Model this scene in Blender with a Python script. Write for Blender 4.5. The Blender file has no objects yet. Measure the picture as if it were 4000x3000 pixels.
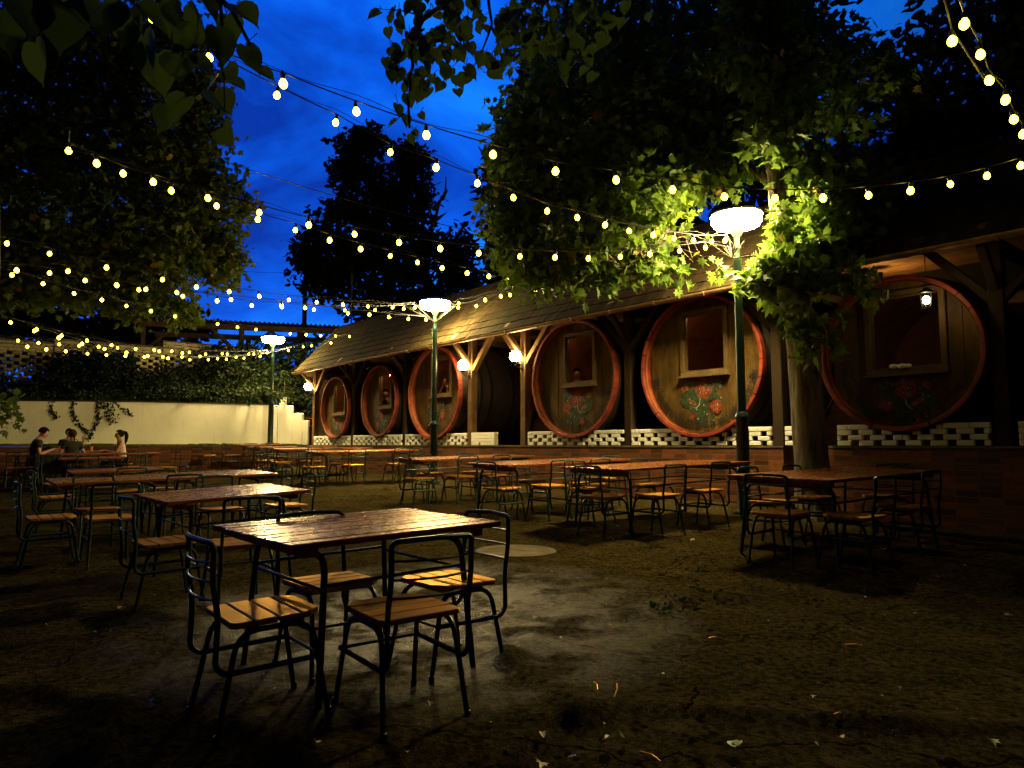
import bpy, bmesh, math, random
import numpy as np
from mathutils import Vector, Matrix, noise as mnoise
random.seed(7)
RNG = np.random.default_rng(11)
S = bpy.context.scene
COL = S.collection
rad = math.radians

# ------------------------------------------------------------------ camera frame
# world: x runs to the right along the row of barrels, y runs towards the row, z up
H = 1.22; F = 2750.0; PIT = math.atan(237 / F); TH = rad(39.681)
cT, sT, cP, sP = math.cos(TH), math.sin(TH), math.cos(PIT), math.sin(PIT)

def ray(px, py):
    x = (px - 2000) / F; y = -(py - 1500) / F
    Y = cP - sP * y; Z = sP + cP * y
    return Vector((sT * x - cT * Y, cT * x + sT * Y, Z))
def at(px, py, D):
    r = ray(px, py); d = -cT * r.x + sT * r.y
    return Vector((0, 0, H)) + r * (D / d)
def atd(xd, yd, D): return at(xd * 1.8083, yd * 1.8083, D)
def onv(px, py, v):
    r = ray(px, py); return Vector((0, 0, H)) + r * (v / r.y)
def onz(px, py, z):
    r = ray(px, py); return Vector((0, 0, H)) + r * ((z - H) / r.z)
def depth(p): return -cT * p[0] + sT * p[1]

cam = bpy.data.cameras.new('camera'); cam.lens = 36 * F / 4000; cam.sensor_width = 36
cam.clip_start = 0.05; cam.clip_end = 2000
co = bpy.data.objects.new('camera', cam); COL.objects.link(co)
fw = Vector((-cT * cP, sT * cP, sP))
co.location = (0, 0, H); co.rotation_euler = fw.to_track_quat('-Z', 'Y').to_euler()
S.camera = co

# ------------------------------------------------------------------ materials
class NT:
    def __init__(s, name):
        s.m = bpy.data.materials.new(name); s.m.use_nodes = True
        s.t = s.m.node_tree; s.n = s.t.nodes; s.b = s.n['Principled BSDF']; s.out = s.n['Material Output']
    def node(s, ty, **kw):
        n = s.n.new(ty)
        for k, v in kw.items(): setattr(n, k, v)
        return n
    def link(s, a, b): s.t.links.new(a, b)
    def pos(s):
        return s.node('ShaderNodeNewGeometry').outputs['Position']
    def obj(s): return s.node('ShaderNodeTexCoord').outputs['Object']
    def mapping(s, vec, sc=(1, 1, 1), rot=(0, 0, 0)):
        m = s.node('ShaderNodeMapping'); m.inputs['Scale'].default_value = sc; m.inputs['Rotation'].default_value = rot
        s.link(vec, m.inputs[0]); return m.outputs[0]
    def noise(s, vec, scale, detail=4, rough=.55, dist=0):
        n = s.node('ShaderNodeTexNoise'); n.inputs['Scale'].default_value = scale; n.inputs['Detail'].default_value = detail
        n.inputs['Roughness'].default_value = rough; n.inputs['Distortion'].default_value = dist
        if vec: s.link(vec, n.inputs['Vector'])
        return n.outputs['Fac']
    def voro(s, vec, scale, feature='F1'):
        n = s.node('ShaderNodeTexVoronoi', feature=feature); n.inputs['Scale'].default_value = scale
        s.link(vec, n.inputs['Vector']); return n.outputs['Distance']
    def ramp(s, fac, stops):
        r = s.node('ShaderNodeValToRGB'); e = r.color_ramp.elements
        while len(e) < len(stops): e.new(.5)
        for q, (p, c) in zip(e, stops):
            q.position = p; q.color = (*c, 1) if len(c) == 3 else c
        s.link(fac, r.inputs[0]); return r.outputs[0]
    def mix(s, fac, a, b, bt='MIX'):
        m = s.node('ShaderNodeMix', data_type='RGBA', blend_type=bt)
        for i, v in ((0, fac), (6, a), (7, b)):
            if hasattr(v, 'links'): s.link(v, m.inputs[i])
            elif i == 0: m.inputs[0].default_value = v
            else: m.inputs[i].default_value = (*v, 1)
        return m.outputs[2]
    def math(s, op, a, b=0.0):
        m = s.node('ShaderNodeMath', operation=op)
        for i, v in ((0, a), (1, b)):
            if hasattr(v, 'links'): s.link(v, m.inputs[i])
            else: m.inputs[i].default_value = v
        return m.outputs[0]
    def bump(s, h, strength=.4, dist=.01, nrm=None):
        b = s.node('ShaderNodeBump'); b.inputs['Strength'].default_value = strength; b.inputs['Distance'].default_value = dist
        s.link(h, b.inputs['Height'])
        if nrm is not None: s.link(nrm, b.inputs['Normal'])
        s.link(b.outputs[0], s.b.inputs['Normal']); return b.outputs[0]
    def set(s, col=None, rough=None, metal=None, spec=None):
        if col is not None:
            if hasattr(col, 'links'): s.link(col, s.b.inputs['Base Color'])
            else: s.b.inputs['Base Color'].default_value = (*col, 1)
        if rough is not None:
            if hasattr(rough, 'links'): s.link(rough, s.b.inputs['Roughness'])
            else: s.b.inputs['Roughness'].default_value = rough
        if metal is not None: s.b.inputs['Metallic'].default_value = metal
        if spec is not None: s.b.inputs['Specular IOR Level'].default_value = spec
        return s
MAT = {}
def gray(s, f, lo, hi):
    return s.ramp(f, [(0.3, (lo,) * 3), (0.7, (hi,) * 3)])

def m_plain(name, col, rough=.6, metal=0, var=.25, scale=9, bump=.15, spec=.5):
    s = NT(name); p = s.obj(); f = s.noise(p, scale, 5)
    a = tuple(c * (1 - var) for c in col); b = tuple(min(1, c * (1 + var)) for c in col)
    s.set(s.ramp(f, [(.3, a), (.7, b)]), rough, metal, spec)
    if bump: s.bump(s.noise(p, scale * 6, 3), bump, .004)
    MAT[name] = s.m
def m_wood(name, c1, c2, rough, axis, bump=.3, wet=False, scale=1.0, coat=0.0, spec=.2, sheen=None):
    s = NT(name); p = s.obj(); sc = [14 * scale] * 3; sc[axis] = 1.1 * scale
    rnd = s.node('ShaderNodeObjectInfo').outputs['Random']
    off = s.node('ShaderNodeVectorMath', operation='ADD'); s.link(p, off.inputs[0])
    cx = s.node('ShaderNodeCombineXYZ'); s.link(s.math('MULTIPLY', rnd, 37.0), cx.inputs[0]); s.link(s.math('MULTIPLY', rnd, 19.0), cx.inputs[2]); s.link(cx.outputs[0], off.inputs[1])
    isl = s.node('ShaderNodeNewGeometry').outputs['Random Per Island']
    v = s.mapping(off.outputs[0], sc)
    g = s.noise(v, 3, 6, .6, .8); big = s.noise(off.outputs[0], 3.5, 4)
    col = s.ramp(g, [(.25, c1), (.75, c2)])
    col = s.mix(s.math('MULTIPLY', isl, .55), col, tuple(x * .45 for x in c1))
    col = s.mix(s.ramp(big, [(.42, (0, 0, 0)), (.7, (.6, .6, .6))]), col, tuple(x * .35 for x in c1))
    s.set(col, rough)
    if wet:
        d = s.voro(s.mapping(p, (1, 1, 1)), 75, 'F1')
        keep = s.noise(p, 7, 3)
        drops = s.math('MULTIPLY', s.math('SUBTRACT', .5, s.math('MINIMUM', s.math('MULTIPLY', d, 1.35), .5)), s.math('GREATER_THAN', keep, .36))
        h = s.math('ADD', s.math('MULTIPLY', drops, 1.0), s.math('MULTIPLY', g, .12))
        s.bump(h, .55, .006)
        s.set(rough=s.ramp(s.noise(p, 22, 5), [(.35, (rough * .75,) * 3), (.65, (rough * 1.3,) * 3)]), spec=.2)
        s.b.inputs['Coat Weight'].default_value = coat; s.b.inputs['Coat Roughness'].default_value = .12
    else:
        s.bump(g, bump, .006); s.set(spec=spec)
    if sheen:
        gl = s.node('ShaderNodeBsdfGlossy'); gl.inputs['Roughness'].default_value = sheen[1]; s.link(s.mix(.6, col, sheen[2]), gl.inputs['Color'])
        nl = s.b.inputs['Normal'].links[0].from_socket; s.link(nl, gl.inputs['Normal'])
        mx = s.node('ShaderNodeMixShader'); mx.inputs[0].default_value = sheen[0]; s.link(s.b.outputs[0], mx.inputs[1]); s.link(gl.outputs[0], mx.inputs[2]); s.link(mx.outputs[0], s.out.inputs[0])
    MAT[name] = s.m
m_wood('table_wood', (.20, .052, .012), (.36, .105, .024), .27, 1, wet=True, coat=.0, sheen=(.18, .30, (.80, .36, .09)))
m_wood('seat_wood', (.50, .205, .028), (.74, .36, .065), .5, 0, spec=.04, sheen=(.42, .42, (.95, .52, .10)))
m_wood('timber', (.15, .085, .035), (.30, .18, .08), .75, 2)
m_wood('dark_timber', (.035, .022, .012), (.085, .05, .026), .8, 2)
m_wood('ceiling_wood', (.34, .15, .045), (.52, .26, .09), .65, 0)
m_wood('interior_wood', (.34, .125, .04), (.50, .20, .065), .55, 0)
m_wood('frame_wood', (.12, .075, .03), (.24, .155, .07), .7, 2)
m_plain('steel_green', (.012, .036, .028), .42, .1, .3, 14, .08, .25)
m_plain('lamp_green', (.008, .028, .019), .33, .2, .25, 6, .05)
m_plain('lamp_cap', (.12, .12, .11), .5, .6)
m_plain('dark_metal', (.02, .02, .02), .45, .7)
m_plain('zinc', (.26, .16, .09), .45, .6, .35, 5)
m_plain('cable', (.008, .008, .009), .5)
m_plain('socket', (.01, .01, .01), .45)
m_plain('red_paint', (.22, .026, .010), .6, 0, .55, 5, .35)
m_plain('red_plastic', (.5, .02, .012), .4, 0, .2)
m_plain('hull_dark', (.018, .012, .008), .6, 0, .4, 5, .3)
m_plain('concrete', (.13, .105, .06), .9, 0, .4, 6, .5, .06)
m_plain('moss_stone', (.12, .12, .06), .9, 0, .5, 6, .5, .06)
m_plain('paper', (.75, .72, .62), .8, 0, .06)
m_plain('skin', (.52, .27, .16), .5, 0, .08, 9, .05)
m_plain('hair_dark', (.012, .007, .004), .8, 0, .3, 60, .3, .1)
m_plain('hair_brown', (.045, .022, .010), .8, 0, .3, 60, .3, .1)
m_plain('cloth_black', (.012, .012, .013), .85, 0, .3, 40, .3)
m_plain('cloth_green', (.022, .028, .020), .85, 0, .3, 40, .3)
m_plain('cloth_white', (.72, .58, .55), .85, 0, .1, 40, .3)
m_plain('cloth_jeans', (.03, .04, .07), .85, 0, .3, 40, .3)
m_plain('cup_orange', (.8, .22, .07), .4, 0, .05)
m_plain('phone', (.01, .01, .012), .2)
m_plain('eye', (.02, .015, .012), .2)
m_plain('paint_red', (.17, .022, .009), .75, 0, .7, 16, .2)
m_plain('paint_orange', (.17, .062, .013), .75, 0, .7, 16, .2)
m_plain('paint_green', (.016, .036, .010), .75, 0, .8, 16, .2)
m_plain('paint_blue', (.06, .09, .11), .75, 0, .7, 16, .2)
m_plain('paint_white', (.36, .33, .24), .75, 0, .4, 16, .1)
m_plain('paint_black', (.008, .007, .006), .7, 0, .3, 30, .1)

def m_white(name, col, dirt):
    s = NT(name); p = s.pos()
    f = s.noise(p, 1.1, 6, .65); g = s.noise(s.mapping(p, (7, 7, .9)), 1.5, 5)
    c = s.ramp(f, [(.3, tuple(x * .84 for x in col)), (.7, col)])
    c = s.mix(s.ramp(g, [(.55, (0, 0, 0)), (.8, (dirt,) * 3)]), c, (.33, .28, .18))
    s.set(c, .85); s.bump(s.noise(p, 60, 5), .25, .004); MAT[name] = s.m
m_white('white_wall', (.86, .84, .74), .22)
m_white('white_brick', (.90, .89, .84), .25)

def m_tiles(name, axis, bw, bh, cols, mortar, off=.5, msize=.006):
    s = NT(name); p = s.pos(); sp = s.node('ShaderNodeSeparateXYZ'); s.link(p, sp.inputs[0])
    cb = s.node('ShaderNodeCombineXYZ'); s.link(sp.outputs[axis], cb.inputs[0]); s.link(sp.outputs[2], cb.inputs[1])
    b = s.node('ShaderNodeTexBrick'); b.offset = off; s.link(cb.outputs[0], b.inputs['Vector'])
    b.inputs['Scale'].default_value = 1; b.inputs['Brick Width'].default_value = bw; b.inputs['Row Height'].default_value = bh
    b.inputs['Mortar Size'].default_value = msize; b.inputs['Mortar Smooth'].default_value = .2; b.inputs['Bias'].default_value = 0
    b.inputs['Color1'].default_value = (0, 0, 0, 1); b.inputs['Color2'].default_value = (1, 1, 1, 1); b.inputs['Mortar'].default_value = (.5, .5, .5, 1)
    c = s.ramp(b.outputs['Color'], [(0, cols[0]), (.35, cols[1]), (.65, cols[2]), (1, cols[3])])
    n = s.noise(p, 18, 5); c = s.mix(s.ramp(n, [(.35, (0, 0, 0)), (.7, (.55, .55, .55))]), c, cols[0])
    c = s.mix(b.outputs['Fac'], c, mortar)
    s.set(c, s.ramp(n, [(.3, (.42,) * 3), (.7, (.65,) * 3)]), spec=.2)
    h = s.math('ADD', s.math('SUBTRACT', 1.0, b.outputs['Fac']), s.math('MULTIPLY', n, .25))
    s.bump(h, .6, .008); MAT[name] = s.m
RB = [(.05, .017, .007), (.13, .040, .013), (.25, .075, .022), (.10, .045, .018)]
m_tiles('terrace_tile', 0, .255, .082, RB, (.10, .065, .032), 0.0)
m_tiles('side_tile', 1, .30, .075, RB, (.06, .036, .018), 0.0)
m_tiles('rear_brick', 0, .27, .08, [(.10, .055, .03), (.14, .08, .045), (.18, .10, .055), (.12, .06, .035)], (.10, .07, .05))
m_plain('sandstone', (.40, .33, .20), .9, 0, .35, 5, .5, .1)

def m_ground():
    s = NT('ground_asphalt'); p = s.pos()
    big = s.noise(p, .55, 5, .6); mid = s.noise(p, 3.2, 7, .68); fine = s.noise(p, 24, 7, .72); grit = s.noise(p, 95, 3, .7)
    c = s.ramp(mid, [(.30, (.019, .0145, .0042)), (.5, (.056, .043, .0130)), (.70, (.112, .087, .029))])
    c = s.mix(s.ramp(big, [(.35, (0, 0, 0)), (.70, (.7, .7, .7))]), c, (.015, .011, .0036))
    c = s.mix(s.ramp(grit, [(.40, (0, 0, 0)), (.68, (.8, .8, .8))]), c, (.115, .088, .034))
    c = s.mix(s.ramp(fine, [(.40, (.75, .75, .75)), (.58, (0, 0, 0))]), c, (.007, .005, .0018))
    pit = s.voro(s.mapping(p, (1, 1, .4)), 15); pn = s.noise(p, 4, 3)
    pits = s.math('MULTIPLY', s.math('LESS_THAN', s.math('ADD', pit, s.math('MULTIPLY', s.noise(p, 40, 4, .7), .35)), s.math('ADD', .12, s.math('MULTIPLY', s.noise(p, 9, 3), .62))), s.math('GREATER_THAN', pn, .49))
    c = s.mix(s.math('MULTIPLY', pits, .7), c, (.005, .0036, .0014))
    wv = s.node('ShaderNodeVectorMath', operation='ADD'); s.link(p, wv.inputs[0])
    ns = s.node('ShaderNodeTexNoise'); ns.inputs['Scale'].default_value = 1.6; ns.inputs['Detail'].default_value = 5; s.link(p, ns.inputs['Vector'])
    ml = s.node('ShaderNodeVectorMath', operation='SCALE'); ml.inputs['Scale'].default_value = .9; s.link(ns.outputs['Color'], ml.inputs[0]); s.link(ml.outputs[0], wv.inputs[1])
    ck = s.voro(wv.outputs[0], .75, 'DISTANCE_TO_EDGE')
    crack = s.math('MULTIPLY', s.math('LESS_THAN', ck, s.math('MULTIPLY', s.noise(p, 6, 4), .011)), s.math('GREATER_THAN', s.noise(p, .9, 2), .43))
    c = s.mix(s.math('MULTIPLY', crack, .8), c, (.003, .002, .001))
    speck = s.math('MULTIPLY', s.math('LESS_THAN', s.voro(p, 31), .07), s.math('GREATER_THAN', s.noise(p, 12, 2), .60))
    c = s.mix(speck, c, (.42, .34, .18)); s.set(c)
    # a rain-wet patch round the nearest tables, drier elsewhere
    dv = s.node('ShaderNodeVectorMath', operation='DISTANCE'); s.link(p, dv.inputs[0]); dv.inputs[1].default_value = (-4.3, 2.7, .05)
    wet = s.math('MULTIPLY', s.ramp(s.math('MULTIPLY', dv.outputs['Value'], .2), [(.10, (1, 1, 1)), (.40, (0, 0, 0))]), s.ramp(s.noise(p, 2.2, 6, .65), [(.42, (.05,) * 3), (.56, (1,) * 3)]))
    s.link(s.math('MULTIPLY', wet, .24), s.b.inputs['Specular IOR Level'])
    s.link(s.math('SUBTRACT', .74, s.math('MULTIPLY', wet, .54)), s.b.inputs['Roughness'])
    h = s.math('ADD', s.math('ADD', s.math('MULTIPLY', fine, 1.0), s.math('MULTIPLY', mid, 1.1)), s.math('MULTIPLY', grit, .30))
    h = s.math('SUBTRACT', h, s.math('ADD', s.math('MULTIPLY', pits, .7), s.math('MULTIPLY', crack, 1.4)))
    s.bump(h, 1.0, .030); MAT['ground'] = s.m
m_ground()
m_plain('soil', (.04, .03, .018), .95, 0, .4, 5, .6, .04)

def m_barrelhead():
    s = NT('barrel_head_wood'); p = s.obj()
    isl = s.node('ShaderNodeNewGeometry').outputs['Random Per Island']
    g = s.noise(s.mapping(p, (16, 16, 1.3)), 3, 6, .62, .6); st = s.noise(s.mapping(p, (3.2, 3.2, 1.1)), 1.6, 6, .7)
    c = s.ramp(g, [(.25, (.075, .040, .009)), (.75, (.190, .112, .027))])
    c = s.mix(s.ramp(st, [(.45, (0, 0, 0)), (.68, (.85, .85, .85))]), c, (.028, .017, .007))
    c = s.mix(s.math('MULTIPLY', isl, .5), c, (.03, .02, .009))
    s.set(c, .6, spec=.15); s.bump(g, .35, .006); MAT['barrel_head'] = s.m
m_barrelhead()
def m_shingle():
    s = NT('shingles'); p = s.obj(); isl = s.node('ShaderNodeNewGeometry').outputs['Random Per Island']
    g = s.noise(s.mapping(p, (22, 5, 5)), 2, 5, .6, .5); b = s.noise(p, .9, 4)
    c = s.ramp(isl, [(0, (.018, .011, .004)), (.5, (.034, .021, .0085)), (1, (.050, .032, .013))])
    c = s.mix(s.math('MULTIPLY', g, .75), c, (.014, .011, .006))
    c = s.mix(s.ramp(b, [(.45, (0, 0, 0)), (.7, (.5, .5, .5))]), c, (.028, .032, .010))
    s.set(c, .9, spec=.04); s.bump(g, .6, .012); MAT['shingle'] = s.m
m_shingle()
def m_bark():
    s = NT('bark'); p = s.obj(); v = s.mapping(p, (1, 1, .16))
    r = s.noise(v, 22, 6, .7, 1.2); k = s.voro(v, 15)
    h = s.math('ADD', s.math('MULTIPLY', k, .8), r)
    s.set(s.ramp(h, [(.45, (.035, .026, .016)), (.8, (.12, .092, .055)), (1.1, (.21, .165, .10))]), .9)
    s.bump(h, 1.0, .05); MAT['bark'] = s.m
m_bark()
def m_leaf(name, c1, c2, yellow=.05, trans=.35, rough=.5, spec=.3):
    s = NT(name); r = s.node('ShaderNodeNewGeometry').outputs['Random Per Island']
    c = s.ramp(r, [(0, c1), (1 - yellow, c2), (min(1, 1 - yellow * .6), (.33, .22, .03)), (1, (.30, .13, .02))] if yellow else [(0, c1), (1, c2)])
    s.set(c, rough, spec=spec)
    t = s.node('ShaderNodeBsdfTranslucent'); s.link(s.mix(.5, c, (.15, .25, .03)), t.inputs[0])
    m = s.node('ShaderNodeMixShader'); m.inputs[0].default_value = trans
    s.link(s.b.outputs[0], m.inputs[1]); s.link(t.outputs[0], m.inputs[2]); s.link(m.outputs[0], s.out.inputs[0]); MAT[name] = s.m
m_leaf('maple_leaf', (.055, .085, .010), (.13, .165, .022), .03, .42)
m_leaf('maple_lit', (.055, .110, .014), (.14, .215, .030), .03, .40)  # brighter copy of maple_leaf, lamplight put into the leaf colour
m_leaf('linden_leaf', (.012, .026, .005), (.026, .046, .009), .02, .25)
m_leaf('dark_leaf', (.010, .018, .005), (.022, .034, .008), 0, .1, .7, .1)
m_leaf('ivy_leaf', (.005, .009, .0025), (.010, .017, .004), 0, .08, .7, .12)
m_leaf('fallen', (.30, .17, .05), (.42, .33, .14), .3, .1)
m_leaf('fallen_green', (.12, .20, .04), (.18, .26, .06), 0, .1)
def m_emit(name, col, st):
    s = NT(name); s.set((.8, .75, .6), .4)
    s.b.inputs['Emission Color'].default_value = (*col, 1); s.b.inputs['Emission Strength'].default_value = st; MAT[name] = s.m
LIGHT = (1.0, .74, .27)
m_emit('lamp_glow', (1.0, .76, .30), 500)
m_emit('globe_glow', (1.0, .70, .27), 125)
m_emit('bulb_glow', (1.0, .72, .040), 18)
m_emit('lantern_glow', (1.0, .72, .30), 60)
m_emit('ceiling_glow', (1.0, .66, .22), 260)
s = NT('bulb_glass_off'); s.set((.5, .48, .42), .1); MAT['bulb_off'] = s.m

# ------------------------------------------------------------------ mesh builder
class MB:
    def __init__(s): s.v = []; s.f = []; s.mi = []; s.cur = 0
    def add(s, vs, fs):
        o = len(s.v); s.v += [tuple(x) for x in vs]; s.f += [[i + o for i in f] for f in fs]; s.mi += [s.cur] * len(fs)
    def box(s, c, d, R=None):
        hx, hy, hz = d[0] / 2, d[1] / 2, d[2] / 2
        vs = [Vector((x, y, z)) for x in (-hx, hx) for y in (-hy, hy) for z in (-hz, hz)]
        if R is not None: vs = [R @ q for q in vs]
        c = Vector(c); s.add([q + c for q in vs], [(0, 1, 3, 2), (4, 6, 7, 5), (0, 4, 5, 1), (2, 3, 7, 6), (0, 2, 6, 4), (1, 5, 7, 3)])
    def box2(s, a, b):
        s.box([(a[i] + b[i]) / 2 for i in range(3)], [abs(b[i] - a[i]) for i in range(3)])
    def beam(s, a, b, w, h, up=(0, 0, 1)):
        a, b = Vector(a), Vector(b); d = (b - a); L = d.length; d.normalize(); up = Vector(up)
        if abs(d.dot(up)) > .98: up = Vector((0, 1, 0))
        x = d.cross(up).normalized(); y = x.cross(d)
        R = Matrix((x, d, y)).transposed(); s.box((a + b) / 2, (w, L, h), R)
    def tube(s, pts, r, n=8, cap=True):
        P = [Vector(p) for p in pts]; rs = r if isinstance(r, (list, tuple)) else [r] * len(P)
        t0 = (P[1] - P[0]).normalized(); a = t0.orthogonal().normalized(); vs = []; prev = t0
        for i, p in enumerate(P):
            t = ((P[min(i + 1, len(P) - 1)] - P[max(i - 1, 0)])).normalized()
            q = prev.rotation_difference(t); a = (q @ a); a = (a - t * a.dot(t)).normalized(); prev = t; b = t.cross(a)
            vs += [p + (a * math.cos(k * 2 * math.pi / n) + b * math.sin(k * 2 * math.pi / n)) * rs[i] for k in range(n)]
        fs = [(i * n + k, i * n + (k + 1) % n, (i + 1) * n + (k + 1) % n, (i + 1) * n + k) for i in range(len(P) - 1) for k in range(n)]
        if cap: fs += [tuple(range(n - 1, -1, -1)), tuple((len(P) - 1) * n + k for k in range(n))]
        s.add(vs, fs)
    def lathe(s, prof, c=(0, 0, 0), n=24, axis='z', cap=False):
        c = Vector(c); vs = []
        for r, z in prof:
            for k in range(n):
                t = k * 2 * math.pi / n
                q = Vector((r * math.cos(t), r * math.sin(t), z)) if axis == 'z' else Vector((r * math.cos(t), z, r * math.sin(t)))
                vs.append(c + q)
        fs = [(i * n + k, i * n + (k + 1) % n, (i + 1) * n + (k + 1) % n, (i + 1) * n + k) for i in range(len(prof) - 1) for k in range(n)]
        if cap: fs += [tuple(range(n - 1, -1, -1)), tuple((len(prof) - 1) * n + k for k in range(n))]
        s.add(vs, fs)
    def ball(s, c, r, n=12, m=8, sc=(1, 1, 1)):
        c = Vector(c); vs = [c + Vector((0, 0, -r * sc[2]))]
        for i in range(1, m):
            a = -math.pi / 2 + math.pi * i / m
            vs += [c + Vector((r * sc[0] * math.cos(a) * math.cos(k * 2 * math.pi / n), r * sc[1] * math.cos(a) * math.sin(k * 2 * math.pi / n), r * sc[2] * math.sin(a))) for k in range(n)]
        vs.append(c + Vector((0, 0, r * sc[2]))); L = len(vs) - 1
        fs = [(0, 1 + (k + 1) % n, 1 + k) for k in range(n)] + [(1 + i * n + k, 1 + i * n + (k + 1) % n, 1 + (i + 1) * n + (k + 1) % n, 1 + (i + 1) * n + k) for i in range(m - 2) for k in range(n)]
        fs += [(L, 1 + (m - 2) * n + k, 1 + (m - 2) * n + (k + 1) % n) for k in range(n)]
        s.add(vs, fs)
    def prism(s, poly, axis, a, b):
        # poly in 2d: axis 'y' -> (x,z) extruded from y=a to y=b ; 'x' -> (y,z) ; 'z' -> (x,y)
        mk = {'y': lambda p, t: (p[0], t, p[1]), 'x': lambda p, t: (t, p[0], p[1]), 'z': lambda p, t: (p[0], p[1], t)}[axis]
        n = len(poly); s.add([mk(p, a) for p in poly] + [mk(p, b) for p in poly],
            [tuple(range(n)), tuple(range(2 * n - 1, n - 1, -1))] + [(i, n + i, n + (i + 1) % n, (i + 1) % n) for i in range(n)])
    def build(s, name, mats, parent=None, local=False, smooth=False, bevel=0, origin=None, fixn=True):
        me = bpy.data.meshes.new(name)
        off = Vector((0, 0, 0))
        if parent is not None and not local:
            p = parent
            while p is not None: off += p.location; p = p.parent
        elif origin is not None: off = Vector(origin)
        elif parent is None:
            A = np.array(s.v); off = Vector(((A[:, 0].min() + A[:, 0].max()) / 2, (A[:, 1].min() + A[:, 1].max()) / 2, A[:, 2].min()))
        me.from_pydata([Vector(q) - off for q in s.v], [], s.f)
        mats = mats if isinstance(mats, (list, tuple)) else [mats]
        for m in mats: me.materials.append(MAT[m])
        if len(mats) > 1: me.polygons.foreach_set('material_index', s.mi)
        if fixn or bevel:
            bm = bmesh.new(); bm.from_mesh(me)
            if fixn: bmesh.ops.recalc_face_normals(bm, faces=bm.faces)
            if bevel: bmesh.ops.bevel(bm, geom=[e for e in bm.edges if len(e.link_faces) == 2 and e.calc_face_angle(0) > .6], offset=bevel, segments=1, affect='EDGES', clamp_overlap=True)
            bm.to_mesh(me); bm.free()
        if smooth:
            me.polygons.foreach_set('use_smooth', [True] * len(me.polygons))
            try: me.set_sharp_from_angle(angle=rad(40))
            except Exception: pass
        me.update()
        o = bpy.data.objects.new(name, me); COL.objects.link(o)
        if parent is not None: o.parent = parent
        else: o.location = off
        return o

def tag(o, label=None, cat=None, group=None, kind=None):
    if label: o['label'] = label
    if cat: o['category'] = cat
    if group: o['group'] = group
    if kind: o['kind'] = kind
    return o
def thing(name, label, cat, loc=(0, 0, 0), rot=(0, 0, 0), group=None):
    o = bpy.data.objects.new(name, None); COL.objects.link(o); o.location = loc; o.rotation_euler = rot
    o.empty_display_size = .1
    return tag(o, label, cat, group)
def dup(root, loc, rot, label, group=None):
    def rec(o, par):
        c = o.copy(); COL.objects.link(c); c.parent = par
        for ch in list(o.children): rec(ch, c)
        return c
    r = rec(root, None); r.location = loc; r.rotation_euler = rot; r['label'] = label
    if group: r['group'] = group
    return r
bpy.context.view_layer.update()
def arc(c, r, a0, a1, n, ax, ay):
    c = Vector(c); ax = Vector(ax); ay = Vector(ay)
    return [c + ax * (r * math.cos(a0 + (a1 - a0) * i / n)) + ay * (r * math.sin(a0 + (a1 - a0) * i / n)) for i in range(n + 1)]
def smooth_path(pts, r=.05, n=4):
    P = [Vector(p) for p in pts]; out = [P[0]]
    for i in range(1, len(P) - 1):
        a = (P[i - 1] - P[i]); b = (P[i + 1] - P[i]); k = min(r, a.length * .45, b.length * .45)
        p0 = P[i] + a.normalized() * k; p1 = P[i] + b.normalized() * k
        for j in range(n + 1):
            t = j / n; out.append(p0 * (1 - t) ** 2 + P[i] * 2 * t * (1 - t) + p1 * t * t)
    return out + [P[-1]]

# ------------------------------------------------------------------ ground
TABLES = [  # name, centre px, depth, length, width, rot deg, ground z, slope u, slope v
 ('T1', (1406, 2049), 3.95, 1.24, .97, 2.0, .040, -.011, .015),
 ('T2', (880, 1921), 6.53, 1.24, .97, 3.0, .044, -.022, .038),
 ('T3', None, 0, 2.50, .97, -.5, .079, -.025, .022),
 ('T4', (454, 1833), 11.33, 1.24, .97, -2.9, .079, -.017, .029),
 ('T5', (354, 1786), 15.6, 1.24, .97, -3.9, .190, -.02, .009),
 ('T0', (397, 1770), 17.2, 2.48, .97, -4.0, .262, -.02, .008),
 ('T0L', (20, 1771), 16.6, 2.48, .97, -4.0, .262, -.02, .008),
 ('TP', (298, 1762.5), 18.3, 1.55, .97, -4.0, .302, -.02, .008),
 ('T7', (3278, 1837.6), 7.35, 2.42, 1.07, -.7, .205, -.012, .012),
 ('T6', (2581, 1805), 9.2, 2.48, 1.05, -3.0, .243, -.004, .022),
 ('T8', (2166, 1793.6), 10.6, 2.48, 1.05, -3.0, .252, -.009, .024),
 ('T9', (1823, 1779.3), 13.1, 2.48, 1.05, -4.0, .268, -.013, .02),
 ('T10', (1412, 1758.4), 16.5, 2.48, 1.05, -3.6, .341, -.02, .014),
 ('T11', (1256, 1749.5), 18.6, 2.48, 1.05, -4.0, .385, -.02, .014),
 ('T12', (1142, 1743.5), 20.0, 2.3, .97, -1.8, .422, -.015, .012),
 ('T13', (1017, 1735.8), 21.3, 1.24, .97, -8, .475, -.014, .012)]
TB = {}
for nm, px, D, L, W, r, z, tu, tv in TABLES:
    z -= .04 if nm in ('T7', 'T6', 'T8', 'T9') else .02
    c = at(*px, D) if px else Vector((-9.72, 2.39, .83))
    TB[nm] = dict(c=Vector((c.x, c.y, z)), L=L, W=W, r=rad(r), tu=tu, tv=tv)
ANCH = [(t['c'].x, t['c'].y, t['c'].z) for t in TB.values()]
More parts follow.
